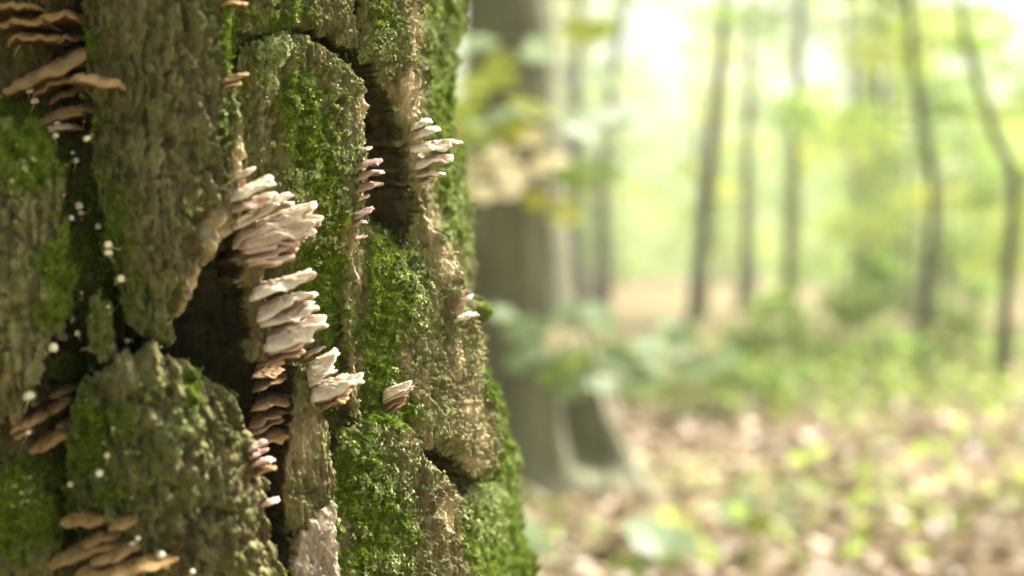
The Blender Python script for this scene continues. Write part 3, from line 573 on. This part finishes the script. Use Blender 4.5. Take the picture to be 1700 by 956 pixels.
BON = {'among the brown tiers above the mossy column': [(38, 67, 18, -14, 26), (50, 153, 13, 0, 10), (58, 170, 13, 2, 14), (98, 198, 16, 4, 14), (113, 192, 13, 8, 10), (97, 210, 12, 6, 12), (92, 228, 12, 0, 14), (140, 203, 6, -3, 8), (145, 232, 12, 6, -10), (121, 255, 7, 0, 8), (127, 269, 10, -8, 8)],
       'in the dark furrow between column and ridge': [(104, 325, 8, 2, 8), (132, 345, 13, 8, 8), (134, 355, 10, 6, 10), (118, 364, 9, -2, 10), (164, 378, 11, 0, -10), (180, 409, 12, 20, -8), (180, 421, 13, 4, 10), (200, 465, 12, -4, -8), (201, 500, 10, -10, 12), (180, 510, 5, 0, 6), (136, 487, 5, 0, 6), (129, 555, 10, -4, 6), (210, 567, 10, 0, 10), (88, 580, 14, -10, 4)],
       'beside the rusty cluster and the burl': [(49, 660, 18, -8, 22), (47, 719, 12, -4, 10), (178, 758, 9, 0, 8), (165, 788, 12, 14, -6), (117, 806, 10, -8, -8), (132, 845, 11, -22, -2), (188, 712, 5, 0, 5)],
       'at the foot of the burl': [(220, 905, 12, -4, -10), (229, 895, 9, -6, 6), (268, 923, 13, -2, -14), (277, 941, 9, 4, 8), (319, 950, 9, 0, 8)],
       'inside the dark hollow': [(432, 648, 9, -4, 8)]}
for place, L in BON.items():
    for px, py, dpx, sx, sy in L:
        p, n = hit(px + sx, py + sy); y = p.y - random.uniform(.006, .012)
        c = at_depth(px, py, y); D = dpx / F * y * 1.1
        r = tag(link('bonnet_mushroom', None, loc=p), 'tiny cream bonnet mushroom ' + place, 'mushroom', 'tiny mushrooms ' + place)
        ax = Vector((random.uniform(-.4, .4), -.35, 1)).normalized()
        q = ax.to_track_quat('Z', 'Y').to_matrix()
        sq = random.uniform(.85, 1.2)
        cv = (CAPV * np.array([1, 1, sq]) * D) @ np.array(q).T + np.array(c - p)
        link('cap', mesh_np('cap', cv, CAPQ), M_CAP, r)
        root = p - (CAM - p).normalized() * -.0 - n * .002
        mid = (root + c) * .5 + Vector((random.uniform(-.002, .002), -.001, -.0025))
        tv, tq = tube([root - p, mid * .5 + root * .5 - p, mid - p, (mid + c) * .5 - p, c - p + ax * D * .2], max(.00028, D * .07), 6)
        link('stem', mesh_np('stem', tv, tq), M_STEM, r)

# ================================================================== the wood behind
def gh(x, y):   # ground height
    x = np.asarray(x, float); y = np.asarray(y, float)
    return .05 * fbm(x * .5, y * .5, 201, 3) + .02 * fbm(x * 2.2, y * 2.2, 202, 2) + .25 * perlin(x * .05, y * .05, 203) * sstep(6, 25, np.hypot(x, y))
def ground():
    r = np.concatenate([np.linspace(0.02, 3, 14), np.linspace(3.1, 14, 120), np.geomspace(14.5, 150, 46)])
    a = np.linspace(0, 2 * math.pi, 241)[:-1]
    A, R = np.meshgrid(a, r, indexing='ij'); X = R * np.cos(A); Y = R * np.sin(A); Z = gh(X, Y)
    idx = np.arange(A.size).reshape(A.shape); i2 = np.vstack([idx, idx[:1]])
    Q = np.stack([i2[:-1, :-1], i2[:-1, 1:], i2[1:, 1:], i2[1:, :-1]], -1).reshape(-1, 4)
    m = NT('forest_floor'); v = m.coord()
    c = m.ramp(m.noise(v, 9, 6, .65), [(.3, (.10, .075, .042)), (.5, (.22, .165, .10)), (.7, (.35, .27, .175))])
    g = m.ramp(m.noise(v, .55, 4), [(.46, 0.0), (.6, 1.0)])
    c = m.mix(m.math('MULTIPLY', g, .6), c, m.ramp(m.noise(v, 22, 4), [(.3, (.09, .13, .03)), (.7, (.24, .28, .08))]))
    m.bsdf(c, .95, m.noise(v, 30, 5), .8, .03, spec=.15)
    return tag(link('ground', mesh_np('ground', np.stack([X, Y, Z], -1).reshape(-1, 3), Q), m.m), kind='structure')
ground()
def gpt(px, py):    # where a floor pixel lies
    d = CAMZ * F / max(py - HOR, 1)
    for _ in range(4): d = (CAMZ - float(gh((px - 850) / F * d, d))) * F / max(py - HOR, 1)
    return Vector(((px - 850) / F * d, d, float(gh((px - 850) / F * d, d))))

def leafmat(name, stops, transl, tstops=None):
    m = NT(name); c = m.ramp(m.attr('tone'), stops); t = m.ramp(m.attr('tone'), tstops) if tstops else None
    m.leaf(c, transl, t, .45); return m.m
GREEN = [(0, (.055, .10, .018)), (.5, (.13, .19, .03)), (1, (.24, .27, .05))]
TGREEN = [(0, (.14, .29, .05)), (.5, (.29, .47, .09)), (1, (.50, .61, .14))]
M_LEAF = leafmat('leaf_green', GREEN, .55, TGREEN)
M_LEAFY = leafmat('leaf_yellow_green', [(0, (.13, .19, .02)), (1, (.30, .32, .04))], .6, [(0, (.42, .52, .04)), (1, (.70, .68, .10))])
M_LEAFB = leafmat('leaf_blue_green', [(0, (.14, .21, .10)), (1, (.27, .36, .20))], .4, [(0, (.20, .34, .12)), (1, (.36, .48, .22))])
M_LEAFT = leafmat('leaf_cream_sunlit', [(0, (.55, .49, .30)), (1, (.76, .68, .48))], .45, [(0, (.66, .62, .34)), (1, (.84, .78, .54))])  # sunlight put into the colour: paler than the sapling's other leaves
M_DRY = leafmat('leaf_dry', [(0, (.13, .098, .056)), (.4, (.28, .215, .135)), (.8, (.45, .36, .24)), (1, (.60, .50, .35))], .2)
M_GRASS = leafmat('ground_green', [(0, (.10, .15, .03)), (.6, (.19, .25, .05)), (1, (.42, .40, .17))], .5, [(0, (.22, .34, .06)), (.6, (.38, .50, .10)), (1, (.60, .58, .24))])
def trunkmat(name, a, b):
    m = NT(name); v = m.coord((1, 1, .2)); m.bsdf(m.ramp(m.noise(v, 18, 5, .6), [(.3, a), (.7, b)]), .9, m.noise(v, 30, 4), .8, .02, spec=.2); return m.m
M_TDARK = trunkmat('sapling_bark', (.034, .029, .018), (.095, .08, .05))
M_TBLACK = trunkmat('darker_bark', (.016, .014, .009), (.05, .042, .026))  # darker bark tone for two of the slender trees
M_TGREY = trunkmat('smooth_grey_bark', (.09, .095, .058), (.22, .225, .145))

def leaf_cloud(P, size, tone, flat=.5, droop=.3, pts=6):
    """many single leaves: P (n,3) -> pointed, folded leaves of two quads each"""
    n = len(P); az = rng.uniform(0, 2 * math.pi, n); N = np.stack([rng.normal(0, flat, n), rng.normal(0, flat, n), np.ones(n)], 1); N /= np.linalg.norm(N, axis=1)[:, None]
    d = np.stack([np.cos(az), np.sin(az), -np.abs(rng.normal(0, droop, n))], 1); d -= N * (d * N).sum(1)[:, None]; d /= np.linalg.norm(d, axis=1)[:, None]
    b = np.cross(N, d); s = (size * rng.uniform(.6, 1.3, n))[:, None]; w = s * rng.uniform(.26, .42, n)[:, None]
    up = N * s * rng.uniform(.02, .2, n)[:, None]
    v0 = P; v1 = P + d * s * .35 + b * w + up; v2 = P + d * s - N * s * .1; v3 = P + d * s * .35 - b * w + up; vm = P + d * s * .45
    V = np.stack([v0, v1, v2, v3, vm], 1).reshape(-1, 3); i = np.arange(n)[:, None] * 5
    T = np.concatenate([i + [0, 4, 1], i + [1, 4, 2], i + [2, 4, 3], i + [3, 4, 0]])
    return V, T, np.repeat(np.clip(tone, 0, 1), 5)

# leaf litter
def litter(n=17000):
    d = rng.uniform(2.6 ** .7, 17 ** .7, n) ** (1 / .7); x = d * rng.uniform(-.16, .52, n)
    k = fbm(x * 1.1, d * 1.1, 211, 3) + .5; keep = rng.uniform(0, 1, n) < np.clip(k + .25, .15, 1); x = x[keep]; d = d[keep]
    P = np.stack([x, d, gh(x, d) + rng.uniform(.004, .035, len(x))], 1)
    V, T, t = leaf_cloud(P, .085, .45 + .3 * fbm(x * 2, d * 2, 212, 2) + rng.normal(0, .25, len(x)), .55, .2)
    tag(link('fallen_leaves', mesh_np('fallen_leaves', V, None, T, False, dict(tone=t)), M_DRY), 'dry tan fallen leaves covering the forest floor', 'leaf litter', kind='stuff')
litter()
# low green growth in patches on the floor
def ground_green():
    C = [(1500, 850, .45, 260, .45), (1280, 665, .8, 900, .4), (1130, 650, .6, 500, .35), (1690, 685, .7, 500, .5), (1400, 640, .9, 700, .35), (1560, 650, .9, 600, .4), (1200, 610, 1.2, 600, .35), (1460, 600, 1.2, 700, .35), (1600, 760, .5, 160, .4), (1080, 600, .8, 300, .4), (1380, 720, .5, 220, .5), (1240, 860, .25, 160, .45), (1340, 930, .3, 160, .6), (900, 900, .2, 160, .4), (1180, 930, .25, 140, .4), (1560, 560, 2, 500, .5), (1250, 560, 2.5, 500, .5), (1640, 580, 2, 400, .45), (1400, 540, 3, 400, .5)]
    PP = []; tt = []
    for px, py, r, n, tone in C:
        n = int(n * (.4 if py < 720 or px == 1500 else .15)); c = gpt(px, py); a = rng.uniform(0, 6.28, n); q = np.sqrt(rng.uniform(0, 1, n)) * r
        x = c.x + q * np.cos(a); y = c.y + q * np.sin(a) * 1.3; PP.append(np.stack([x, y, gh(x, y) + rng.uniform(.01, .07 + .012 * c.y, n)], 1)); tt.append(tone + rng.normal(0, .18, n))
    V, T, t = leaf_cloud(np.concatenate(PP), .075, np.concatenate(tt), .7, .3)
    tag(link('low_greenery', mesh_np('low_greenery', V, None, T, False, dict(tone=t)), M_GRASS), 'low yellow-green seedlings and grass among the fallen leaves', 'undergrowth', kind='stuff')
ground_green()

# the stout grey tree with a hollow at its foot
def stout_tree():
    b = gpt(872, 808); y = b.y
    z = np.concatenate([np.linspace(-.12, 2.4, 90), np.linspace(2.5, 9, 30)]); a = np.linspace(0, 2 * math.pi, 97)[:-1]
    A, Z = np.meshgrid(a, z, indexing='ij')
    r0 = 96 / F * y
    zz = np.maximum(Z, 0); R = r0 * (1.0 - .11 * np.minimum(zz, 2) - .03 * zz) + .10 * np.exp(-zz * 7)
    R = R + .15 * np.exp(-((((A + .25 + math.pi) % (2 * math.pi)) - math.pi) / .55) ** 2) * np.clip(1 - zz / .52, 0, 1) ** .8   # buttress to the right
    R = R + .05 * np.exp(-((((A - 3.6 + math.pi) % (2 * math.pi)) - math.pi) / .4) ** 2) * np.exp(-zz * 5)
    # hollow in the buttress, facing us
    da = ((A + .62 + math.pi) % (2 * math.pi)) - math.pi
    R = R - .20 * np.exp(-(da / .24) ** 4 - ((Z - .19) / .12) ** 4)
    R = R + .006 * fbm(A * 6, Z * 3, 221, 4) + .004 * perlin(A * 30, Z * 3, 222)
    X = R * np.cos(A) + .02 * np.sin(zz * 1.1) - .045 * np.minimum(zz, 2.5); Y = R * np.sin(A)
    idx = np.arange(A.size).reshape(A.shape); i2 = np.vstack([idx, idx[:1]])
    Q = np.stack([i2[:-1, :-1], i2[1:, :-1], i2[1:, 1:], i2[:-1, 1:]], -1).reshape(-1, 4)
    t = tag(link('stout_tree', None, loc=b), 'stout smooth grey-brown tree with a dark hollow at its root', 'tree')
    link('trunk', mesh_np('trunk', np.stack([X, Y, Z], -1).reshape(-1, 3), Q), M_TGREY, t)
    for k in range(5):
        an = k * 1.4 + .5; h = 4.2 + k * .8; tip = Vector((math.cos(an) * 2.2, math.sin(an) * 2.2, h + 1.6))
        tv, tq = tube([(0, 0, h), tip * .4 + Vector((0, 0, h * .6 + .2)), tip], [.09, .05, .015], 8); link('limb', mesh_np('limb', tv, tq), M_TGREY, t)
    n = 5000; P = rng.normal(size=(n, 3)); P /= np.linalg.norm(P, axis=1)[:, None]; P *= rng.uniform(.3, 1, (n, 1)) ** .5 * np.array([2.8, 2.8, 2.4]); P[:, 2] += 7.0
    V, T, tn = leaf_cloud(P, .12, rng.uniform(.1, .8, n)); link('crown', mesh_np('crown', V, None, T, False, dict(tone=tn)), M_LEAF, t)
stout_tree()

# slender trees: trunk drawn along its own bends, limbs, and a crown of separate leaves
def spray_points(base, d, L, n, wid, thick):
    """leaves spread along and around a drooping bough"""
    t = rng.uniform(.15, 1, n) ** .8; q = np.array(base)[None] + np.outer(t * L, d) + np.outer(t ** 2 * L * -.12, [0, 0, 1])
    side = np.cross(d, [0, 0, 1]); side /= np.linalg.norm(side) + 1e-9
    return q + np.outer(rng.normal(0, wid, n) * (1.1 - .5 * t), side) + np.stack([np.zeros(n), np.zeros(n), rng.normal(0, thick, n)], 1)
def tree_parts(H, r0, bend, seed, boughs, leaves, low=.12, reach=.28, size=.09, path=None):
    st = np.random.default_rng(seed)
    if path is None:
        ph = st.uniform(0, 6.28); path = [(bend * H * math.sin(k / 9 * 2.4 + ph) * k / 9 * .4, bend * H * math.cos(k / 9 * 2 + ph) * k / 9 * .4, H * k / 9 - (.1 if k == 0 else 0)) for k in range(10)]
    n = len(path); hz = np.array([p[2] for p in path]); rad = [max(r0 * (1 - .85 * max(p[2], 0) / max(H, path[-1][2])), .006) * (1.35 if i == 0 else 1) for i, p in enumerate(path)]
    tv, tq = tube(path, rad, 10)
    P = []; LV = []; LQ = []; off = 0
    pa = np.array(path)
    for k in range(boughs):
        h = H * (low + (1 - low) * (k + st.uniform(0, 1)) / boughs); an = st.uniform(0, 6.28)
        b = np.array([np.interp(h, hz, pa[:, j]) for j in range(3)]); d = np.array([math.cos(an), math.sin(an), st.uniform(.05, .55)]); d /= np.linalg.norm(d)
        L = H * reach * (1.15 - .75 * h / H) * st.uniform(.6, 1.25)
        lv, lq = tube([b, b + d * L * .5 + [0, 0, -.02 * L], b + d * L + [0, 0, -.12 * L]], [max(r0 * .25, .008), max(r0 * .13, .005), .003], 5)
        LV.append(lv); LQ.append(lq + off); off += len(lv)
        P.append(spray_points(b, d, L, leaves, L * .26, L * .07))
    P = np.concatenate(P)
    tone = .5 + .35 * fbm(P[:, 0] * .9 + seed, P[:, 2] * .9 + P[:, 1] * .5, 230 + seed, 2) + rng.normal(0, .2, len(P))
    V, T, t = leaf_cloud(P, size, tone, .45, .4)
    return (mesh_np('trunk', np.concatenate([tv] + LV), np.concatenate([tq] + [q + len(tv) for q in LQ])), mesh_np('crown', V, None, T, False, dict(tone=t)))
def put_tree(name, parts, loc, rz, label, group, mats, sc=1.0):
    t = tag(link(name, None, loc=loc), label, 'tree', group); t.rotation_euler = (0, 0, rz); t.scale = (sc,) * 3
    for nm, me, mt in zip(('trunk', 'crown'), parts, mats): link(nm, me, mt, t)
    return t
def drawn_tree(pxs, wpx, label, seed, boughs, leaves, H, mat=M_TDARK, leafm=M_LEAF, **kw):
    b = gpt(*pxs[0]); y = b.y
    path = [(0, 0, -.1)] + [((px - 850) / F * y - b.x, 0, CAMZ - (py - HOR) / F * y - b.z) for px, py in pxs[1:]]
    last = path[-1]; path += [(last[0] + .1, .1, last[2] + (H - last[2]) * .5), (last[0] + .15, .1, H)]
    put_tree('slender_tree', tree_parts(H, wpx / 2 / F * y * 1.1, 0, seed, boughs, leaves, path=path, **kw), b, 0, label, 'slender trees of the wood', (mat, leafm))
drawn_tree([(1155, 532), (1163, 440), (1172, 350), (1182, 240), (1192, 130), (1203, 20), (1208, -60)], 25, 'dark slender tree leaning gently, alone in the bright clearing', 1, 12, 220, 9, M_TBLACK, low=.6)
drawn_tree([(999, 512), (998, 420), (997, 320), (1006, 230), (1018, 120), (1035, 30), (1045, -60)], 25, 'dark slender tree leaning away right behind the stout grey tree', 2, 12, 220, 10, M_TBLACK, low=.6)
drawn_tree([(1530, 640), (1534, 560), (1543, 440), (1550, 360), (1548, 290), (1530, 200), (1515, 90), (1505, -40)], 21, 'thin crooked tree standing behind the low green bush', 3, 12, 200, 5, low=.25, reach=.3)
drawn_tree([(1660, 650), (1668, 560), (1675, 440), (1685, 330), (1682, 280), (1650, 220), (1625, 140), (1600, 50), (1585, -40)], 21, 'thin tree with a strongly bowed stem', 4, 7, 70, 5, low=.55, reach=.2)
drawn_tree([(1236, 520), (1238, 400), (1240, 260), (1243, 120), (1246, -40)], 22, 'pale slender tree beside the leaning dark tree', 5, 12, 240, 10, M_TGREY, low=.5)
drawn_tree([(1335, 600), (1318, 530), (1312, 460), (1312, 380), (1318, 250), (1322, 100)], 20, 'grey sapling with a kinked foot', 6, 10, 110, 5, M_TGREY, low=.5)
drawn_tree([(1490, 505), (1482, 400), (1478, 300), (1484, 180), (1492, 60), (1498, -40)], 34, 'broad pale trunk half lost in leaves', 7, 14, 260, 11, M_TGREY, low=.12)
drawn_tree([(960, 505), (958, 380), (955, 250), (958, 120), (966, 20), (972, -60)], 26, 'dark tree half hidden by the stout grey tree', 8, 12, 220, 9, low=.3)
drawn_tree([(1420, 500), (1424, 380), (1430, 260), (1432, 140), (1428, -20)], 20, 'distant grey tree between two leafy saplings', 9, 12, 260, 11, M_TGREY, low=.1)
# more trees further back, each a copy of one of five grown kinds
KIN = [tree_parts(H, r, .10, 20 + k, b, l, low=lo, reach=re, size=.10) for k, (H, r, b, l, lo, re) in enumerate([(6, .05, 18, 170, .08, .30), (9, .09, 20, 210, .15, .27), (12, .13, 22, 250, .18, .24), (3.6, .025, 16, 110, .08, .36), (15, .18, 24, 280, .25, .22)])]
KN = ['leafy sapling', 'slender young tree', 'tall slim tree', 'low leafy bush-like sapling', 'tall forest tree']
st = np.random.default_rng(5); cnt = 0
for k in range(108):
    d = st.uniform(11, 62) if k > 12 else st.uniform(11, 20)
    px = st.uniform(700, 1950) if k < 84 else st.uniform(-600, 700)
    x = (px - 850) / F * d
    if d < 27 and px < 1330: continue
    if d < 44 and 1270 < px < 1400: continue
    if d < 20 and k % 2: continue
    if d < 16 and px < 1480: continue
    kind = int(st.choice([0, 1, 2, 3, 4], p=[.25, .22, .2, .18, .15])) if d > 17 else int(st.choice([0, 3]))
    if px > 1540: kind = 3 if px > 1570 else int(st.choice([0, 3]))
    lm = [M_LEAF, M_LEAF, M_LEAF, M_LEAFY][int(st.integers(0, 4))]
    parts = KIN[kind]; dk = st.uniform() < .4 and d > 35
    t = tag(link('forest_tree', None, loc=(x, d, float(gh(x, d)))), f'{"yellow-green" if lm is M_LEAFY else "mid-green"} {KN[kind]} with {"dark" if dk else "grey"} stem in the blurred wood', 'tree', f'blurred wood: {KN[kind]}s'); t.rotation_euler = (0, 0, st.uniform(0, 6.28)); t.scale = (st.uniform(.85, 1.15),) * 3
    for nm, me, mt in zip(('trunk', 'crown'), parts, (M_TDARK if dk else M_TGREY, lm)):
        o = link(nm, me, mt, t)
        if me.materials[0] != mt: o.material_slots[0].link = 'OBJECT'; o.material_slots[0].material = mt
for x, y, kind in ((-5.5, .8, 1), (-4.2, 3.6, 0), (-6.5, -4, 2), (-8, 5, 1), (-1.8, -2.9, 3), (-4.4, -1.2, 3)):  # unseen trees added to block frontal sky and darken the trunk's left
    t = tag(link('forest_tree', None, loc=(x, y, float(gh(x, y)))), f'mid-green {KN[kind]} out of view, added to screen the old trunk from sky light', 'tree', f'unseen light-screening trees: {KN[kind]}s'); t.rotation_euler = (0, 0, x * 3.7 + y)
    for nm, me, mt in zip(('trunk', 'crown'), KIN[kind], (M_TDARK, M_LEAF)): link(nm, me, mt, t)
# the wood beyond, one mass of leaves
def far_wood(n=34000):
    a = rng.uniform(-.5, .65, n); d = rng.uniform(62, 105, n); x = d * np.tan(a); z = rng.uniform(0, 1, n) ** 1.1 * (5 + 8 * (fbm(x * .06, d * .06, 241, 3) + .55))
    P = np.stack([x, d, np.maximum(z, .1)], 1); V, T, t = leaf_cloud(P, .55, .5 + .4 * fbm(x * .15, z * .2, 242, 3) + rng.normal(0, .15, n), .6, .4)
    tag(link('far_woodland', mesh_np('far_woodland', V, None, T, False, dict(tone=t)), M_LEAF), 'far-off pale green wood closing the view', 'woodland', kind='stuff')
far_wood()
# crown of the old tree overhead, out of view, added to shade the trunk
def old_crown():
    for k in range(6):
        an = k * 1.05 + .3; h = 3.0 + .2 * k; tip = Vector((math.cos(an) * 2.6, math.sin(an) * 2.6, h + 1.9))
        tv, tq = tube([(-.1, 0, h - .4), tip * .45 + Vector((0, 0, h * .55 - .1)), tip], [.13, .07, .02], 8); link('limb', mesh_np('limb', tv, tq), M_TDARK, trunk)
    n = 8000; P = rng.normal(size=(n, 3)); P /= np.linalg.norm(P, axis=1)[:, None]; P *= rng.uniform(.2, 1, (n, 1)) ** .5 * np.array([3.6, 3.6, 2.4]); P[:, 2] += 4.9; P[:, 1] -= .9; P[:, 0] -= .5
    V, T, tn = leaf_cloud(P, .13, rng.uniform(.3, 1, n)); link('crown', mesh_np('crown', V, None, T, False, dict(tone=tn)), M_LEAF, trunk)
old_crown()
# pale woodland air
def haze():
    V = np.array([(x, y, z) for x in (-170, 170) for y in (-170, 170) for z in (-2.2, 21)], float)
    Q = [(0, 1, 3, 2), (4, 6, 7, 5), (0, 4, 5, 1), (2, 3, 7, 6), (0, 2, 6, 4), (1, 5, 7, 3)]
    m = NT('haze'); v = m.n('VolumePrincipled'); v.inputs['Color'].default_value = (.93, .96, .88, 1); v.inputs['Density'].default_value = .0022; v.inputs['Anisotropy'].default_value = .3
    m.l(v.outputs[0], m.out.inputs['Volume'])
    tag(link('haze', mesh_np('haze', V, Q, smooth=False), m.m), 'pale humid air between the trees', 'haze', kind='stuff')
haze()

# near seedlings in front of the stout tree: every leaf its own piece
def lobed_leaf(seed):
    """maple-like leaf, slightly cupped, unit length along +x"""
    n = 26; V = [(0, 0, 0)]
    for k in range(n):
        a = -math.pi + 2 * math.pi * (k + .5) / n
        r = .36 + .16 * abs(math.cos(2.5 * a)) ** .8 + .16 * max(math.cos(a), 0) + .02 * math.sin(a * 9 + seed)
        x, y = r * math.cos(a), r * math.sin(a); V.append((x + .35, y, .12 * y * y - .16 * x * x * (x > 0) + .02 * math.sin(5 * x + seed)))
    V[0] = (.35, 0, -.01); T = [(0, 1 + k, 1 + (k + 1) % n) for k in range(n)]
    return mesh_np('leaf', V, None, T, True, dict(tone=np.full(n + 1, .2 + .6 * ((seed * .37) % 1))))
LEAFM = {}
def seedling(name, base_px, stem_px, leaves, label, dep=None, stem_r=.005):
    b = gpt(*base_px); y = dep or b.y; b = Vector(((base_px[0] - 850) / F * y, y, float(gh((base_px[0] - 850) / F * y, y))))
    t = tag(link(name, None, loc=b), label, 'plant')
    pts = [Vector((0, 0, -.03))] + [at_depth(px, py, y) - b for px, py in stem_px]
    tv, tq = tube(pts, [stem_r * (1 - .6 * i / len(pts)) for i in range(len(pts))], 6); link('stem', mesh_np('stem', tv, tq), M_TDARK, t)
    if len(leaves) > 8: leaves = leaves + [(px + random.uniform(-45, 45), py + random.uniform(-28, 28), w * .8, mt) for px, py, w, mt in leaves]
    for i, (px, py, wpx, mat) in enumerate(leaves):
        yy = y + random.uniform(-.18, .12); s = wpx * (.5 if mat is M_LEAFT else .6) / F * yy / .9
        p = at_depth(px, py, yy) - b
        q = min(pts[1:], key=lambda u: (u - p).length)
        key = (mat.name, i % 4)
        if key not in LEAFM: LEAFM[key] = lobed_leaf(i % 4 + 1)
        d = p - q; d.z *= .3; d = d.normalized() if d.length > .01 else Vector((1, 0, 0))
        up = Vector((random.uniform(-.35, .35), -.8 + random.uniform(-.4, .3), 1)).normalized(); lat = up.cross(d).normalized(); d = lat.cross(up)
        o = link('leaf', LEAFM[key], mat, t); p0 = p - d * s * .4
        o.matrix_local = Matrix(((d.x * s, lat.x * s, up.x * s, p0.x), (d.y * s, lat.y * s, up.y * s, p0.y), (d.z * s, lat.z * s, up.z * s, p0.z), (0, 0, 0, 1)))
        sv, sq = tube([q, (q + p0) * .5 + Vector((0, 0, .01)), p0 + d * s * .1], .0018, 5); link('leaf_stalk', mesh_np('leaf_stalk', sv, sq), M_TDARK, t)
Y, B, Tn, G = M_LEAFY, M_LEAFB, M_LEAFT, M_LEAF
seedling('maple_sapling', (800, 800), [(805, 640), (815, 480), (830, 340), (845, 220), (855, 120), (860, 40)],
         [(800, 70, 90, B), (890, 90, 80, B), (830, 125, 95, Y), (790, 140, 80, Y), (870, 175, 95, Y), (850, 215, 70, Y), (770, 185, 80, Y), (800, 215, 110, B), (850, 205, 70, B), (960, 205, 110, B), (1000, 190, 80, B), (810, 245, 90, Tn), (880, 225, 90, Tn), (780, 285, 90, Tn), (850, 290, 110, Tn), (920, 265, 90, Tn), (800, 320, 90, Tn), (890, 335, 70, Y), (755, 230, 80, Y), (960, 300, 80, G), (1000, 290, 80, G), (940, 340, 60, Y), (960, 50, 90, Y), (990, 120, 80, B)],
         'leafy maple sapling with yellow-green and cream-painted sunlit leaves before the stout tree', dep=4.25)
seedling('maple_seedling', (1010, 800), [(1008, 740), (1000, 680), (985, 620), (975, 560), (960, 530)],
         [(870, 545, 90, B), (925, 560, 80, Tn), (950, 525, 90, B), (990, 520, 80, B), (900, 580, 80, B), (960, 600, 90, G), (1020, 595, 100, B), (1080, 575, 90, B), (1130, 560, 80, B), (1060, 630, 90, B), (950, 640, 80, B), (1000, 640, 80, B), (1150, 610, 80, B), (1190, 600, 70, B)],
         'blue-green maple seedling spreading low beside the tree hollow', dep=4.4)
seedling('broadleaf_plant', (1060, 935), [(1058, 905), (1066, 885)], [(1080, 888, 130, B), (985, 925, 110, B), (1120, 900, 100, B), (1040, 950, 100, G)], 'low plant with broad pale green leaves on the litter', stem_r=.004)
seedling('broadleaf_plant', (900, 930), [(896, 905), (890, 885)], [(870, 885, 110, B), (900, 930, 100, B), (850, 930, 90, B)], 'broad-leaved plant at the foot of the old trunk', stem_r=.004)
seedling('broadleaf_plant', (1250, 890), [(1248, 870), (1245, 850)], [(1225, 852, 110, B), (1290, 862, 90, B), (1260, 880, 80, Y)], 'small green plant among pinkish dry leaves', stem_r=.004)
# a leafy bush on the floor
BU = tree_parts(.9, .012, .2, 61, 14, 55, low=.1, reach=.7, size=.08)
for (px, py), sc, lb in (((1450, 640), .9, 'rounded green bush under the thin crooked tree'), ((1620, 640), .7, 'small green bush by the bowed tree'), ((1280, 690), .7, 'low bright green bush in the leaf litter')):
    b = gpt(px, py); t = tag(link('leafy_bush', None, loc=b), lb, 'bush', 'low bushes'); t.scale = (sc,) * 3; t.rotation_euler = (0, 0, px)
    for nm, me, mt in zip(('stem', 'foliage'), BU, (M_TDARK, M_LEAF)): link(nm, me, mt, t)
